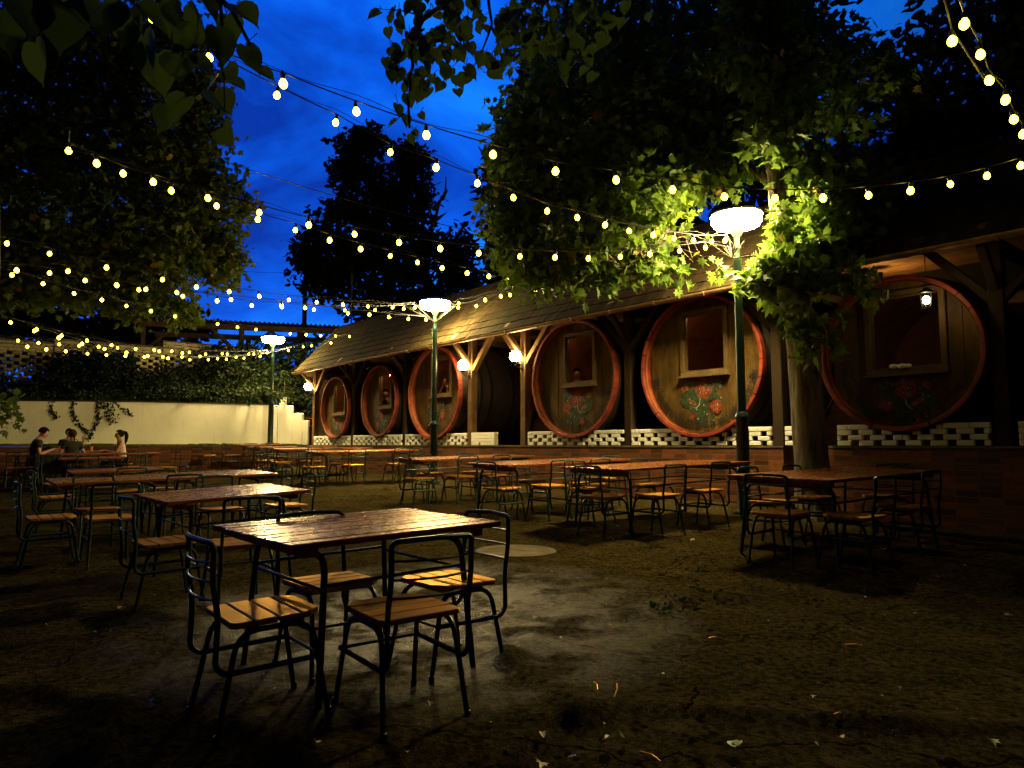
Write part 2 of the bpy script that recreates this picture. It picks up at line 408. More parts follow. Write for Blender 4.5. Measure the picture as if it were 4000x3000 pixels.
ANCH += [(-2.6, 10, .16), (-3.8, 10, .19), (-6.6, 10, .29), (-11, 10, .33), (-17.5, 10, .39), (-22.5, 10, .47), (-23, 7, .45), (-23, 4.5, .42), (-23, 1.5, .39), (-24, -2, .38), (-24, -8, .35),
         (0, 0, 0), (-1, 1, 0), (-3, 0, .0), (0, 3, .02), (-2, 4, .05), (0, 5, .1), (-5.5, 4.5, .10), (2, 8, .16), (-10, 5, .15), (-15, 5.3, .24), (-7, -1, 0), (-12, -2, .08), (3, -4, 0), (-5.56, 8.8, .262), (-13.8, 9.06, .345), (4, 10, .16), (8, 0, 0), (8, 10, .16)]
AN = np.array(ANCH)
def gz_np(U, V):
    d = (U[..., None] - AN[:, 0]) ** 2 + (V[..., None] - AN[:, 1]) ** 2 + .25
    w = d ** -1.7
    return (w * AN[:, 2]).sum(-1) / w.sum(-1)
def gz(u, v): return float(gz_np(np.array([u * 1.0]), np.array([v * 1.0]))[0])

ROOTS = []   # lifted ridges in the asphalt: pixel polylines, width, height
for pts, w, h in [([(2230, 2830), (2420, 2795), (2700, 2800), (3050, 2830), (3400, 2850), (3800, 2890), (4200, 2930)], .075, .034),
                  ([(1950, 2590), (2060, 2640), (2180, 2720), (2280, 2800)], .08, .028), ([(2230, 2830), (2080, 2900), (1900, 2990)], .06, .02),
                  ([(1960, 2620), (2050, 2540), (2130, 2470), (2300, 2450), (2500, 2440)], .08, .035), ([(-100, 2730), (200, 2740), (400, 2780), (480, 2850), (330, 2960)], .09, .05),
                  ([(2270, 2430), (2500, 2420), (2700, 2370), (2950, 2380), (3150, 2450)], .10, .025), ([(3250, 2430), (3500, 2440), (3800, 2480)], .09, .03)]:
    ROOTS.append(([onz(x, y, 0.0)[:2] for x, y in pts], w, h))
def axis_pts(lo, hi, a, b, step, far):
    mid = list(np.arange(a, b + 1e-6, step)); L = []; x = a; st = step
    while x > lo: st *= 1.35; x -= st; L.append(x)
    R = []; x = b; st = step
    while x < hi: st *= 1.35; x += st; R.append(x)
    return np.array(L[::-1] + mid + R)
gx = np.concatenate([axis_pts(-300, 0, -24, -6.6, .16, 0)[:-1] if False else np.array([q for q in axis_pts(-300, 400, -23.4, -7, .16, 0) if q < -7.05]), np.arange(-7, 1.2, .045), np.array([q for q in axis_pts(-300, 400, -7, 1.2, .3, 0) if q > 1.3])])
gy = np.concatenate([np.array([q for q in axis_pts(-300, 300, 0.2, 6, .3, 0) if q < .15]), np.arange(.2, 6.0, .045), np.arange(6.05, 10.2, .13), np.array([q for q in axis_pts(-300, 300, 0, 10.3, .3, 0) if q > 10.4])])
GX, GY = np.meshgrid(gx, gy)
GZ = gz_np(GX, GY)
near = np.exp(-((np.maximum(0, -GX - 9)) / 8) ** 2)
def vnoise(X, Y, sc, seed):
    r = np.random.default_rng(seed); t = r.normal(size=(64, 64))
    x = X * sc; y = Y * sc; xi = np.floor(x).astype(int); yi = np.floor(y).astype(int); fx = x - xi; fy = y - yi
    fx = fx * fx * (3 - 2 * fx); fy = fy * fy * (3 - 2 * fy); g = lambda a, b: t[a % 64, b % 64]
    return (g(xi, yi) * (1 - fx) + g(xi + 1, yi) * fx) * (1 - fy) + (g(xi, yi + 1) * (1 - fx) + g(xi + 1, yi + 1) * fx) * fy
inside = (np.abs(GX) < 30) & (np.abs(GY) < 12)
GZ = GZ + inside * (.010 * vnoise(GX, GY, 1.1, 1) + .006 * vnoise(GX, GY, 3.3, 2) + .003 * vnoise(GX, GY, 8, 3))
for pl, w, h in ROOTS:
    best = np.full(GX.shape, 9.0)
    for (x0, y0), (x1, y1) in zip(pl[:-1], pl[1:]):
        dx, dy = x1 - x0, y1 - y0; t = np.clip(((GX - x0) * dx + (GY - y0) * dy) / (dx * dx + dy * dy), 0, 1)
        best = np.minimum(best, np.hypot(GX - x0 - t * dx, GY - y0 - t * dy))
    best = best + .015 * vnoise(GX, GY, 9, 5)
    GZ += h * np.clip(1 + .22 * vnoise(GX, GY, 3.5, 6), .6, 1.4) * np.exp(-(best / w) ** 2)
def np_mesh(name, V, loops, starts, totals, mat, smooth=False):
    me = bpy.data.meshes.new(name)
    me.vertices.add(len(V)); me.vertices.foreach_set('co', np.asarray(V, np.float32).ravel())
    me.loops.add(len(loops)); me.loops.foreach_set('vertex_index', np.asarray(loops, np.int32))
    me.polygons.add(len(starts)); me.polygons.foreach_set('loop_start', np.asarray(starts, np.int32)); me.polygons.foreach_set('loop_total', np.asarray(totals, np.int32))
    if smooth: me.polygons.foreach_set('use_smooth', np.ones(len(starts), bool))
    me.materials.append(MAT[mat]); me.update(calc_edges=True); me.validate()
    return me
ny, nx = GX.shape; idx = np.arange(ny * nx).reshape(ny, nx)
q = np.stack([idx[:-1, :-1], idx[:-1, 1:], idx[1:, 1:], idx[1:, :-1]], -1).reshape(-1, 4)
me = np_mesh('ground', np.stack([GX.ravel(), GY.ravel(), GZ.ravel()], 1), q.ravel(), np.arange(len(q)) * 4, np.full(len(q), 4), 'ground', True)
g = bpy.data.objects.new('ground', me); COL.objects.link(g); tag(g, 'damp cracked brown asphalt of the beer garden', None, kind='structure')

# round concrete patch in the asphalt
c = onz(2015, 2183, .03); m = MB()
pr = [(0.0, .012), (.40, .012), (.425, .008), (.43, -.03)]
m.lathe([(r * (1), z) for r, z in pr], (c.x, c.y, gz(c.x, c.y) + .008), 40)
tag(m.build('manhole_cover', 'concrete', smooth=False), 'round pale concrete cover set in the asphalt beside the nearest table', 'manhole cover')

# ------------------------------------------------------------------ terrace, tiled walls, white walls
NV = 10.0; TZ = 1.205; UL = -22.95
m = MB()
m.box2((UL, NV, -.5), (-5.62, 13.2, TZ - .03)); m.box2((-4.86, NV, -.5), (6, 13.2, TZ - .03)); m.box2((-5.62, 10.75, -.5), (-4.86, 13.2, TZ - .03))
tag(m.build('terrace_wall', 'terrace_tile'), 'red glazed tile retaining wall under the row of barrels', 'wall')
m = MB(); m.box2((UL, NV - .012, TZ - .03), (-5.61, 13.2, TZ)); m.box2((-4.87, NV - .012, TZ - .03), (6, 13.2, TZ)); m.box2((-5.61, 10.74, TZ - .03), (-4.87, 13.2, TZ))
tag(m.build('terrace_floor', 'concrete'), kind='structure')
m = MB(); m.box2((-23.35, -8, -.4), (-23.0, 9.97, 1.16))
tag(m.build('side_tile_wall', 'side_tile'), 'low brown tile wall under the long white wall behind the drinkers', 'wall')
m = MB(); m.box2((-24.0, -8, 1.164), (-22.97, 9.965, 1.235))
for k in range(60):
    v = random.uniform(-3, 9.8); m.box((-22.99 + random.uniform(-.02, .02), v, 1.235), (random.uniform(.03, .1), random.uniform(.05, .3), random.uniform(.012, .05)))
tag(m.build('wall_ledge', 'moss_stone', bevel=.008), 'mossy stone ledge along the foot of the white wall', 'ledge')
# long white wall with slightly rising top
m = MB(); WV = -23.5
m.prism([(-8, 1.23), (9.15, 1.23), (9.15, 2.555), (5, 2.50), (0, 2.36), (-8, 2.22)], 'x', WV - .25, WV)
m.build
white = thing('white_wall', 'long plain white rendered wall behind the seated drinkers', 'wall', (WV, 1, 1.23))
m.build('wall', 'white_wall', white, bevel=.012)
m = MB(); m.prism([(-8, 2.225), (0, 2.365), (5, 2.505), (9.0, 2.56), (9.0, 2.60), (5, 2.545), (0, 2.405), (-8, 2.265)], 'x', WV - .27, WV + .012); m.build('coping', 'soil', white)
# stepped end of the white wall
step = thing('stepped_wall', 'white stepped end wall beside the first barrel', 'wall', (-23.1, 9.5, 1.23))
m = MB(); a = Vector((-23.49, 9.15)); b = Vector((-22.86, 9.97)); d = (b - a)
def wseg(t0, t1, z0, z1, th=.22):
    p, q = a + d * t0, a + d * t1; n = Vector((-d.y, d.x)).normalized() * th
    m.prism([tuple(p), tuple(q), tuple(q + n), tuple(p + n)], 'z', z0, z1)
wseg(0, .46, 1.22, 2.54); wseg(.463, .80, 1.22, 2.29); wseg(.803, 1.0, 1.22, 2.05); m.build('wall', 'white_wall', step, bevel=.012)
m = MB(); wseg(.04, .22, 2.545, 2.82); m.build('pillar', 'white_wall', step, bevel=.01)

# white lattice-brick parapets between the posts
def parapet(u0, u1, label, skip=None, solid=False):
    t = thing('lattice_parapet', label, 'parapet', ((u0 + u1) / 2, NV + .06, TZ), group='white lattice brick parapets along the terrace')
    m = MB(); h = .074; z = TZ; bl, gp = .205, .098
    for row in range(4):
        if solid:
            if row == 0: m.box2((u0, NV + .01, z), (u0 + .30, NV + .13, z + h)); m.box2((u0 + .37, NV + .01, z), (u1, NV + .13, z + h))
            else: m.box2((u0, NV + .01, z + .0005), (u1, NV + .13, z + h))
            z += h + .001; continue
        x = u0 if row % 2 == 0 else u0 - (bl + gp) / 2
        while x < u1 - .01:
            x1 = min(x + (bl + gp if row == 3 else bl), u1); x0 = max(x, u0)
            if x1 - x0 > .03:
                if skip:  # notched round the barrel
                    cx, cz, R = skip; zz = z + h * .5
                    hw = math.sqrt(max(0, R * R - (zz - cz) ** 2)); lo, hi = cx - hw, cx + hw
                    for p0, p1 in ((x0, min(x1, lo)), (max(x0, hi), x1)):
                        if p1 - p0 > .03: m.box(((p0 + p1) / 2, NV + .045 + random.uniform(-.004, .004), z + h / 2), (p1 - p0 - .006, .062, h - .004))
                else: m.box(((x0 + x1) / 2, NV + .045, z + h / 2), (x1 - x0 - .006, .062, h - .004))
            x += bl + gp
        z += h
    m.build('brickwork', 'white_brick', t, bevel=.009)
BAR = [(-20.86, 2.393, .985), (-18.03, 2.475, 1.03), (-15.18, 2.55, 1.195), (-10.117, 2.552, 1.20), (-7.09, 2.555, 1.215), (-3.92, 2.445, 1.05)]
POSTS = [-22.65, -19.78, -16.73, -13.71, -11.74, -8.73, -5.72, -2.78, .2]
for k, (bi, u0, u1) in enumerate([(0, -22.5, -19.88), (1, -19.68, -16.83), (2, -16.63, -13.81), (3, -11.55, -8.83), (4, -8.63, -5.82), (5, -4.80, -2.90)]):
    parapet(u0, u1, 'white lattice brick parapet below the %s barrel from the left' % ['first', 'second', 'third', 'fourth', 'fifth', 'sixth'][k], (BAR[bi][0], BAR[bi][1], BAR[bi][2] + .012))
parapet(-13.60, -12.70, 'short solid white parapet with one small hole beside the opening', solid=True)
parapet(-5.60, -5.45, 'narrow white brick stub left of the tree trunk', solid=False)
parapet(-2.62, .1, 'white lattice brick parapet cut off by the right picture edge')

# ------------------------------------------------------------------ barrel shelter
EV, EZ, RV, RZ = 9.50, 3.64, 10.98, 5.23
U0, U1 = -22.95, 3.0
sh = thing('barrel_shelter', 'long open timber shelter with shingle roof over the row of giant barrels', 'shelter', (-10, 11, TZ))
m = MB(); ncs = 8; dv, dz = (RV - EV), (RZ - EZ); SL = math.hypot(dv, dz); ang = math.atan2(dz, dv)
for cset in range(ncs):
    t0 = cset / ncs; u = U0 - random.uniform(0, .1)
    while u < U1:
        w = random.uniform(.085, .17); j = random.uniform(-.012, .012); L = SL / ncs * 1.28
        c = Vector((u + w / 2, EV + dv * t0, EZ + dz * t0)) + Vector((0, math.cos(ang), math.sin(ang))) * (L / 2 + j) + Vector((0, -math.sin(ang), math.cos(ang))) * (.035 + random.uniform(-.003, .004))
        R = Matrix.Rotation(ang - .075 + random.uniform(-.008, .008), 3, 'X') @ Matrix.Rotation(random.uniform(-.012, .012), 3, 'Y')
        if not (-5.25 < u + w / 2 < -4.35 and cset == 0):
            m.box(c, (w - .003, L, .040), R)
        u += w
m.prism([(RV - .1, RZ + .06), (RV, RZ + .13), (RV + .14, RZ + .06), (RV, RZ + .09)], 'x', U0, U1)
roof = m.build('roof', 'shingle', sh)
m = MB(); m.prism([(RV + .02, RZ + .03), (2 * RV - EV + .1, EZ), (2 * RV - EV + .1, EZ - .05), (RV + .02, RZ - .02)], 'x', U0, U1); m.build('rear_slope', 'shingle', sh)
m = MB(); n = Vector((0, -math.sin(ang), math.cos(ang)))
for k in range(11):  # ceiling planks under the shingles
    t0, t1 = k / 11, (k + 1) / 11 - .006
    p = lambda t, o: (EV + .03 + (dv - .03) * t - math.sin(ang) * o, EZ + dz * t + .005 + math.cos(ang) * o)
    m.prism([p(t0, -.02), p(t1, -.02), p(t1, 0), p(t0, 0)], 'x', U0 + .02, U1)
m.build('ceiling', 'ceiling_wood', sh)
m = MB(); m.prism([(EV, EZ - .03), (EV + .11, EZ - .03), (RV, RZ - .04), (RV, RZ + .1)], 'x', U0 - .07, U0 - .03); m.build('verge_board', 'timber', sh)
m = MB()
for k in range(17): m.box2((U0 + .2, 10.26 + k * .15, 3.985 + .002 * (k % 2)), (U1, 10.26 + k * .15 + .144, 4.01))
m.build('ceiling', 'ceiling_wood', sh)
# gutter with brackets
gut = MB()
for u0, u1 in ((U0 - .05, -5.32), (-4.3, U1)):
    pr = [(math.cos(t) * .065, math.sin(t) * .065) for t in np.linspace(math.pi, 2 * math.pi, 9)] + [(math.cos(t) * .055, math.sin(t) * .055) for t in np.linspace(2 * math.pi, math.pi, 9)]
    gut.prism([(EV - .055 + a_, EZ + .012 + b_) for a_, b_ in pr], 'x', u0, u1)
gutter = gut.build('gutter', 'zinc', sh)
u = U0 + .4
while u < U1:
    if not -5.4 < u < -4.2: m = MB(); m.tube(arc((u, EV - .055, EZ + .012), .07, math.pi, 2 * math.pi, 8, (0, 1, 0), (0, 0, 1)), .008, 6); m.build('bracket', 'zinc', gutter)
    u += 1.0
PV = 10.13
for i, u in enumerate(POSTS):
    m = MB(); m.box2((u - .085, PV - .085, TZ), (u + .085, PV + .085, 3.79)); m.build('post', 'timber' if i in (0, 3, 4) else 'dark_timber', sh, bevel=.01)  # posts and braces without a globe lamp: shade put into darker timber
    for sg in (-1, 1):
        if i == 0 and sg < 0: continue
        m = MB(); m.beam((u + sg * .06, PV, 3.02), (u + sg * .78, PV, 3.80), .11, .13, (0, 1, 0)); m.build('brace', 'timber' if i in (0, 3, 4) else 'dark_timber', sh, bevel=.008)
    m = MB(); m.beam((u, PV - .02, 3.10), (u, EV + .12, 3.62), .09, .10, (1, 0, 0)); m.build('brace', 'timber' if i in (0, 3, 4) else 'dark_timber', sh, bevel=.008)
    m = MB(); m.beam((u, EV + .05, 3.70), (u, RV, 5.10), .11, .13, (1, 0, 0)); m.build('rafter', 'timber', sh)
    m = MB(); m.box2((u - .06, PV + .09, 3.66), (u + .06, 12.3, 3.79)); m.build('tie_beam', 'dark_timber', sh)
m = MB(); m.box2((U0 + .15, PV - .08, 3.795), (U1, PV + .08, 3.97)); m.build('beam', 'timber', sh, bevel=.01)
m = MB(); m.box2((U0 + .3, 12.75, TZ), (U1, 12.95, 3.75)); m.build('rear_wall', 'rear_brick', sh)
m = MB()
for k in range(16):
    v = 9.75 + k * .17; zt = EZ + dz * min(1, max(0, (v - EV) / dv)) - .06 if v < RV else RZ - dz * (v - RV) / dv - .06
    m.box2((U0 + .10, v, 3.55 if v < 10.2 else 3.30), (U0 + .125, v + .165, max(3.6, zt)))
m.build('gable', 'timber', sh)
m = MB(); m.box2((U0 + .12, 10.25, TZ), (U0 + .20, 12.6, 3.45)); m.build('end_wall', 'white_wall', sh)

# ------------------------------------------------------------------ barrels
def clip_board(x0, x1, R, z0=None, z1=None):
    xs = np.linspace(x0, x1, 4); top = [(x, math.sqrt(max(0, R * R - x * x))) for x in xs]
    if z0 is None: z0 = -9
    if z1 is None: z1 = 9
    up = [(x, min(z, z1)) for x, z in top]; dn = [(x, max(-z, z0)) for x, z in top]
    if max(u_[1] for u_ in up) - min(d_[1] for d_ in dn) < .03: return None
    if any(u_[1] <= d_[1] for u_, d_ in zip(up, dn)):
        k = [(u_, d_) for u_, d_ in zip(up, dn) if u_[1] > d_[1] + .004]
        if len(k) < 2: return None
        up = [q_[0] for q_ in k]; dn = [q_[1] for q_ in k]
    return dn + up[::-1]
# blackletter pen strokes on a grid: x 0..3, y 0..4 x-height, ascender 6, descender -2
GL = {'a': [[(0, 3.6), (1, 4), (2, 3.4), (2, .4), (2.6, 0)], [(2, 2.2), (0, 1.6), (0, .5), (.8, 0), (2, .7)]], 'b': [[(0, 6), (0, .6), (1, 0), (2, .8), (2, 3.2), (1.2, 4), (0, 3.2)]],
 'c': [[(2, 3.4), (1, 4), (0, 3.2), (0, .7), (1, 0), (2, .5)]], 'd': [[(.2, 6), (2, 4), (2, .7), (1, 0), (0, .7), (0, 3.2), (1, 4), (2, 3.3)]], 'e': [[(0, 1.8), (2, 2.6), (1.9, 3.4), (1, 4), (0, 3.2), (0, .7), (1, 0), (2, .6)]],
 'g': [[(2, 3.4), (1, 4), (0, 3.2), (0, 1), (1, .4), (2, 1)], [(2, 4), (2, -1.2), (1, -2), (0, -1.5)]], 'h': [[(0, 6), (0, 0)], [(0, 3.2), (1.2, 4), (2, 3.2), (2, .3), (1.4, -1)]], 'i': [[(.3, 4), (.6, 3.6), (.6, .5), (1.1, 0)]],
 'j': [[(.3, 4), (.8, 3.6), (.8, -1.2), (0, -2)]], 'k': [[(0, 6), (0, 0)], [(0, 2.6), (1.2, 4), (1.8, 3.3), (.6, 2.2), (2, .2)]], 'l': [[(.5, 6), (.5, .6), (1.1, 0)]],
 'm': [[(0, 4), (.3, 3.5), (.3, .4), (.6, 0)], [(.3, 3.2), (1.3, 4), (1.7, 3.4), (1.7, .4), (2, 0)], [(1.7, 3.2), (2.7, 4), (3.1, 3.4), (3.1, .4), (3.5, 0)]], 'n': [[(0, 4), (.3, 3.5), (.3, .4), (.6, 0)], [(.3, 3.2), (1.4, 4), (1.9, 3.4), (1.9, .4), (2.3, 0)]],
 'o': [[(1, 4), (0, 3.2), (0, .7), (1, 0), (2, .7), (2, 3.3), (1, 4)]], 'p': [[(.3, 4.6), (.3, -2)], [(.3, 3.2), (1.3, 4), (2, 3.2), (2, .7), (1.2, 0), (.3, .6)]], 'r': [[(0, 4), (.4, 3.5), (.4, .4), (.8, 0)], [(.4, 3.2), (1.3, 4), (1.8, 3.5)]],
 's': [[(1.9, 3.5), (1, 4), (.1, 3.3), (.3, 2.4), (1.7, 1.6), (1.9, .8), (1, 0), (0, .5)]], 't': [[(.6, 5.2), (.6, .6), (1.3, 0)], [(0, 4), (1.4, 4)]], 'u': [[(0, 4), (.3, 3.6), (.3, .6), (1.2, 0), (1.9, .7)], [(1.9, 4), (1.9, .4), (2.3, 0)]],
 'v': [[(0, 4.4), (.3, 3.6), (.3, .8), (1.2, 0), (2, .8), (2, 3.2), (1.2, 4)]], 'y': [[(0, 4), (.3, 3.6), (.3, 1), (1.2, .3), (1.9, 1)], [(1.9, 4), (1.9, -.8), (.8, -2)]], 'z': [[(0, 4), (1.9, 4), (.6, 2.4), (1.9, 1.6), (1.9, -1), (.8, -2), (0, -1.5)]],
 'B': [[(.2, 6), (.2, 0)], [(-.4, 5.4), (.2, 6), (1.9, 5.6), (2, 4), (.4, 3.2), (2.2, 2.6), (2.2, .8), (1.2, 0), (.2, .4)], [(.9, 5.6), (.9, .6)]], 'E': [[(2.2, 5.4), (1.2, 6), (0, 4.8), (0, 1.2), (1.2, 0), (2.3, .7)], [(0, 3), (1.9, 3.3)], [(.8, 5.4), (.8, .6)]],
 'N': [[(-.3, 5.2), (.3, 6), (.3, 0)], [(.3, 5.4), (1.6, 6), (2.2, 5), (2.2, .6), (2.8, 0)], [(1, 5.4), (1, .6)]], 'A': [[(0, 0), (0, 4.6), (1.2, 6), (2.2, 5), (2.2, .5), (2.8, 0)], [(0, 2.8), (2.2, 2.8)]]}
ACC = {'ž': 'z', 'č': 'c', 'š': 's', 'ě': 'e', 'ú': 'u', 'ů': 'u', 'ň': 'n', 'á': 'a', 'é': 'e', 'ř': 'r', 'ý': 'y'}
def lettering(text, R, a0, a1, hgt, y, parent):
    m = MB(); sc = hgt / 4; adv = []
    for ch in text:
        b = ACC.get(ch, ch); adv.append(2.0 if ch == ' ' else max(max(p[0] for p in st) for st in GL[b]) + 1.0)
    tot = sum(adv); x = 0; nb = Vector((math.cos(rad(38)), math.sin(rad(38)))) * .50
    for ch, w in zip(text, adv):
        if ch != ' ':
            b = ACC.get(ch, ch); strokes = list(GL[b])
            if ch != b: strokes = strokes + ([[(.6, 5.6), (1.1, 5.0), (1.6, 5.6)]] if ch in 'žšěňřč' else [[(.8, 5.0), (1.5, 5.8)]])
            th = rad(a0) + rad(a1 - a0) * (x + w / 2) / tot
            t = Vector((-math.sin(th), math.cos(th))); n = Vector((-math.cos(th), -math.sin(th))); o = Vector((math.cos(th), math.sin(th))) * R
            for st in strokes:
                for p, q in zip(st[:-1], st[1:]):
                    p, q = Vector(p), Vector(q); e = (q - p); e = e * (.12 / max(e.length, .1)); p2, q2 = p - e, q + e
                    pe = Vector((-(q2 - p2).y, (q2 - p2).x)).normalized() * .24
                    for nn_ in (nb, pe):
                        k = [p2 - nn_, p2 + nn_, q2 + nn_, q2 - nn_]
                        k = [o + t * ((s_.x - w / 2) * sc) + n * (s_.y * sc) for s_ in k]
                        m.add([(s_.x, y + random.uniform(0, .0006), s_.y) for s_ in k], [(0, 1, 2, 3)])
        x += w
    m.build('lettering', 'paint_black', parent, local=True, fixn=False)
def flowers(parent, y, sc, seed, cz):
    r = random.Random(seed); mir = -1 if seed % 2 else 1; P = ['paint_green', 'paint_red', 'paint_orange', 'paint_blue', 'paint_white', 'paint_black']; m = MB(); lay = [0]
    def disk(x, z, rx, rz, mi, n=14, wob=.12, rot=0):
        lay[0] += 1; m.cur = mi; yy = y - .0006 * (lay[0] % 60) / 3; pts = []
        for k in range(n):
            t = k * 2 * math.pi / n; q = 1 + r.uniform(-wob, wob); a, b = rx * math.cos(t) * q, rz * math.sin(t) * q
            pts.append((mir * (x + a * math.cos(rot) - b * math.sin(rot)) * sc, yy, cz + (z + a * math.sin(rot) + b * math.cos(rot)) * sc))
        m.add(pts, [tuple(range(n))])
    def flower(x, z, R, pc, cc):
        for k in range(7): t = k * 2 * math.pi / 7; disk(x + R * .62 * math.cos(t), z + R * .62 * math.sin(t), R * .42, R * .42, pc)
        disk(x, z, R * .55, R * .55, pc); disk(x, z, R * .36, R * .36, cc)
        for k in range(9): t = k * 2 * math.pi / 9; disk(x + R * .5 * math.cos(t), z + R * .5 * math.sin(t), R * .06, R * .06, 4, 6, 0)
    def curl(pts, w, mi):
        lay[0] += 3; m.cur = mi; yy = y - .0006 * (lay[0] % 60) / 3; q = smooth_path([(a, 0, b) for a, b in pts], .08, 4)
        for a, b in zip(q[:-1], q[1:]):
            d = (b - a).normalized(); n_ = Vector((-d.z, 0, d.x)) * w; m.add([((mir * s_.x) * sc, yy, cz + s_.z * sc) for s_ in (a - n_, a + n_, b + n_, b - n_)], [(0, 1, 2, 3)])
    for k in range(16):  # leafy mass
        a = r.uniform(-.28, .30); b = r.uniform(-.30, .28); disk(a, b * (1 - abs(a)), r.uniform(.06, .12), r.uniform(.03, .05), 0, 10, .1, r.uniform(0, 3.1))
    disk(.0, -.14, .10, .24, 0); disk(.08, -.05, .16, .14, 0); disk(-.08, .10, .16, .10, 0); disk(.28, .05, .14, .14, 0)
    flower(r.uniform(-.06, .06), .20, r.uniform(.13, .18), 1, 2); flower(-.24, r.uniform(-.12, .02), r.uniform(.10, .15), r.choice((1, 1, 2)), 2); flower(.15, -.25, r.uniform(.07, .11), 1, 2); flower(.33, .22, r.uniform(.04, .08), 2, 1)
    for k in range(4): disk(-.30 + k * .06 + r.uniform(-.02, .02), .24 + r.uniform(-.06, .05), .045, .03, 3, 10, .1, r.uniform(0, 3))
    disk(.20, .0, .10, .035, 2, 12, .05, .5); disk(-.27, -.02, .06, .02, 3, 10, .05, -.4)
    curl([(.10, .20), (.13, .14), (.04, .05), (.06, -.05), (.13, -.10), (.22, -.06), (.22, -.12)], .010, 3); curl([(.04, .05), (.06, -.05), (.13, -.10)], .007, 4)
    for k in range(16): disk(r.uniform(-.34, .36), r.uniform(-.3, .3), .011, .011, 4, 6, 0)
    m.build('flower_painting', P, parent, local=True, fixn=False)
def barrel(i, label, win, text, a0, a1, lh, seed):
    u, zc, R = BAR[i]; VF = 9.93; DEP = 2.55
    b = thing('giant_barrel', label, 'barrel', (u, VF, zc), group='giant painted wine barrels under the shelter')
    prof = [(R * (1 + .075 * math.sin(math.pi * t)) - .012, .045 + DEP * t) for t in np.linspace(0, 1, 13)]
    m = MB(); inn = [(r_ - .055, y_) for r_, y_ in prof]
    m.lathe(prof + inn[::-1] + [prof[0]], (0, 0, 0), 48, 'y'); hull = m.build('hull', ['hull_dark'], b, local=True, smooth=True, fixn=True)
    m = MB(); m.lathe([(r_ - .062, y_) for r_, y_ in prof], (0, 0, 0), 40, 'y'); m.lathe([(0, DEP - .12), (R * 1.02, DEP - .12)], (0, 0, 0), 40, 'y'); m.build('lining', 'interior_wood', b, local=True, fixn=False, smooth=True)
    for t in (.13, .24, .36, .64, .76, .88):
        rr = R * (1 + .075 * math.sin(math.pi * t)); m = MB(); y0 = .045 + DEP * t
        m.lathe([(rr - .02, y0 - .035), (rr + .004, y0 - .035), (rr + .004, y0 + .035), (rr - .02, y0 + .035)], (0, 0, 0), 48, 'y'); m.build('hoop', 'dark_metal', b, local=True)
    m = MB(); pr = [(R - .075, .20), (R - .062, .012), (R - .054, 0), (R - .010, 0), (R, .010), (R + .004, .10), (R - .02, .10), (R - .03, .20), (R - .075, .20)]
    NS = 26; G = .004
    for k in range(NS):  # stave ends
        t0 = 2 * math.pi * k / NS + random.uniform(-.02, .02); t1 = 2 * math.pi * (k + 1) / NS - G / R; vs = []; n = 5; dy = random.uniform(-.004, .004)
        for j in range(n):
            t = t0 + (t1 - t0) * j / (n - 1); vs += [(r_ * math.cos(t), y_ + dy, r_ * math.sin(t)) for r_, y_ in pr[:-1]]
        q = len(pr) - 1; fs = [(j * q + a_, j * q + (a_ + 1) % q, (j + 1) * q + (a_ + 1) % q, (j + 1) * q + a_) for j in range(n - 1) for a_ in range(q)] + [tuple(range(q)), tuple((n - 1) * q + a_ for a_ in range(q - 1, -1, -1))]
        m.add(vs, fs)
    m.build('rim', 'red_paint', b, local=True)
    wx0, wx1, wz0, wz1 = win; wx0 -= u; wx1 -= u; wz0 -= zc; wz1 -= zc; RI = R - .066; HY = .155
    m = MB(); n = max(9, int(2 * RI / .2)); xs = sorted([-RI + 2 * RI * k / n for k in range(n + 1)] )
    for x0, x1 in zip(xs[:-1], xs[1:]):
        x1 -= .005; cuts = sorted({x0, x1, *[w_ for w_ in (wx0, wx1) if x0 < w_ < x1]})
        for p, q in zip(cuts[:-1], cuts[1:]):
            mid = (p + q) / 2; dy = random.uniform(-.004, .004)
            for zz in ([(None, wz0), (wz1, None)] if wx0 < mid < wx1 else [(None, None)]):
                pl = clip_board(p, q, RI, *zz)
                if pl: m.prism(pl, 'y', HY + dy, HY + .045)
    m.build('head', 'barrel_head', b, local=True, bevel=.003)
    fwid = .075; m = MB()
    fr = thing  # frame and sill
    m.box2((wx0 - fwid, HY - .055, wz0 - .005), (wx0, HY + .06, wz1 + .005)); m.box2((wx1, HY - .055, wz0 - .005), (wx1 + fwid, HY + .06, wz1 + .005))
    m.box2((wx0 - fwid, HY - .056, wz1 + .0055), (wx1 + fwid, HY + .06, wz1 + fwid)); m.box2((wx0 - fwid, HY - .056, wz0 - fwid), (wx1 + fwid, HY + .06, wz0 - .0055))
    w = m.build('window', 'frame_wood', b, local=True, bevel=.006)
    m = MB(); m.box2((wx0 - fwid - .02, HY - .105, wz0 - fwid - .035), (wx1 + fwid + .02, HY + .01, wz0 - fwid - .001))
    sill = m.build('sill', 'frame_wood', w, local=True, bevel=.005)
    m = MB(); i2 = .022
    m.box2((wx0, HY + .0, wz0), (wx0 + i2, HY + .04, wz1)); m.box2((wx1 - i2, HY + .0, wz0), (wx1, HY + .04, wz1)); m.box2((wx0 + i2, HY + .0, wz1 - i2), (wx1 - i2, HY + .04, wz1)); m.box2((wx0 + i2, HY, wz0), (wx1 - i2, HY + .04, wz0 + i2))
    m.build('sash', 'frame_wood', w, local=True)
    lettering(text, RI - .095, a0, a1, lh * .92, HY - .019, b)
    flowers(b, HY - .006, R * .90, seed, wz0 - fwid - R * .37)
    return b
barrel(0, 'first and smallest barrel at the far left end of the shelter with open window', (-21.08, -20.36, 2.24, 3.12), 'A to naše dobré vino budem pit', 196, 342, .075, 1)
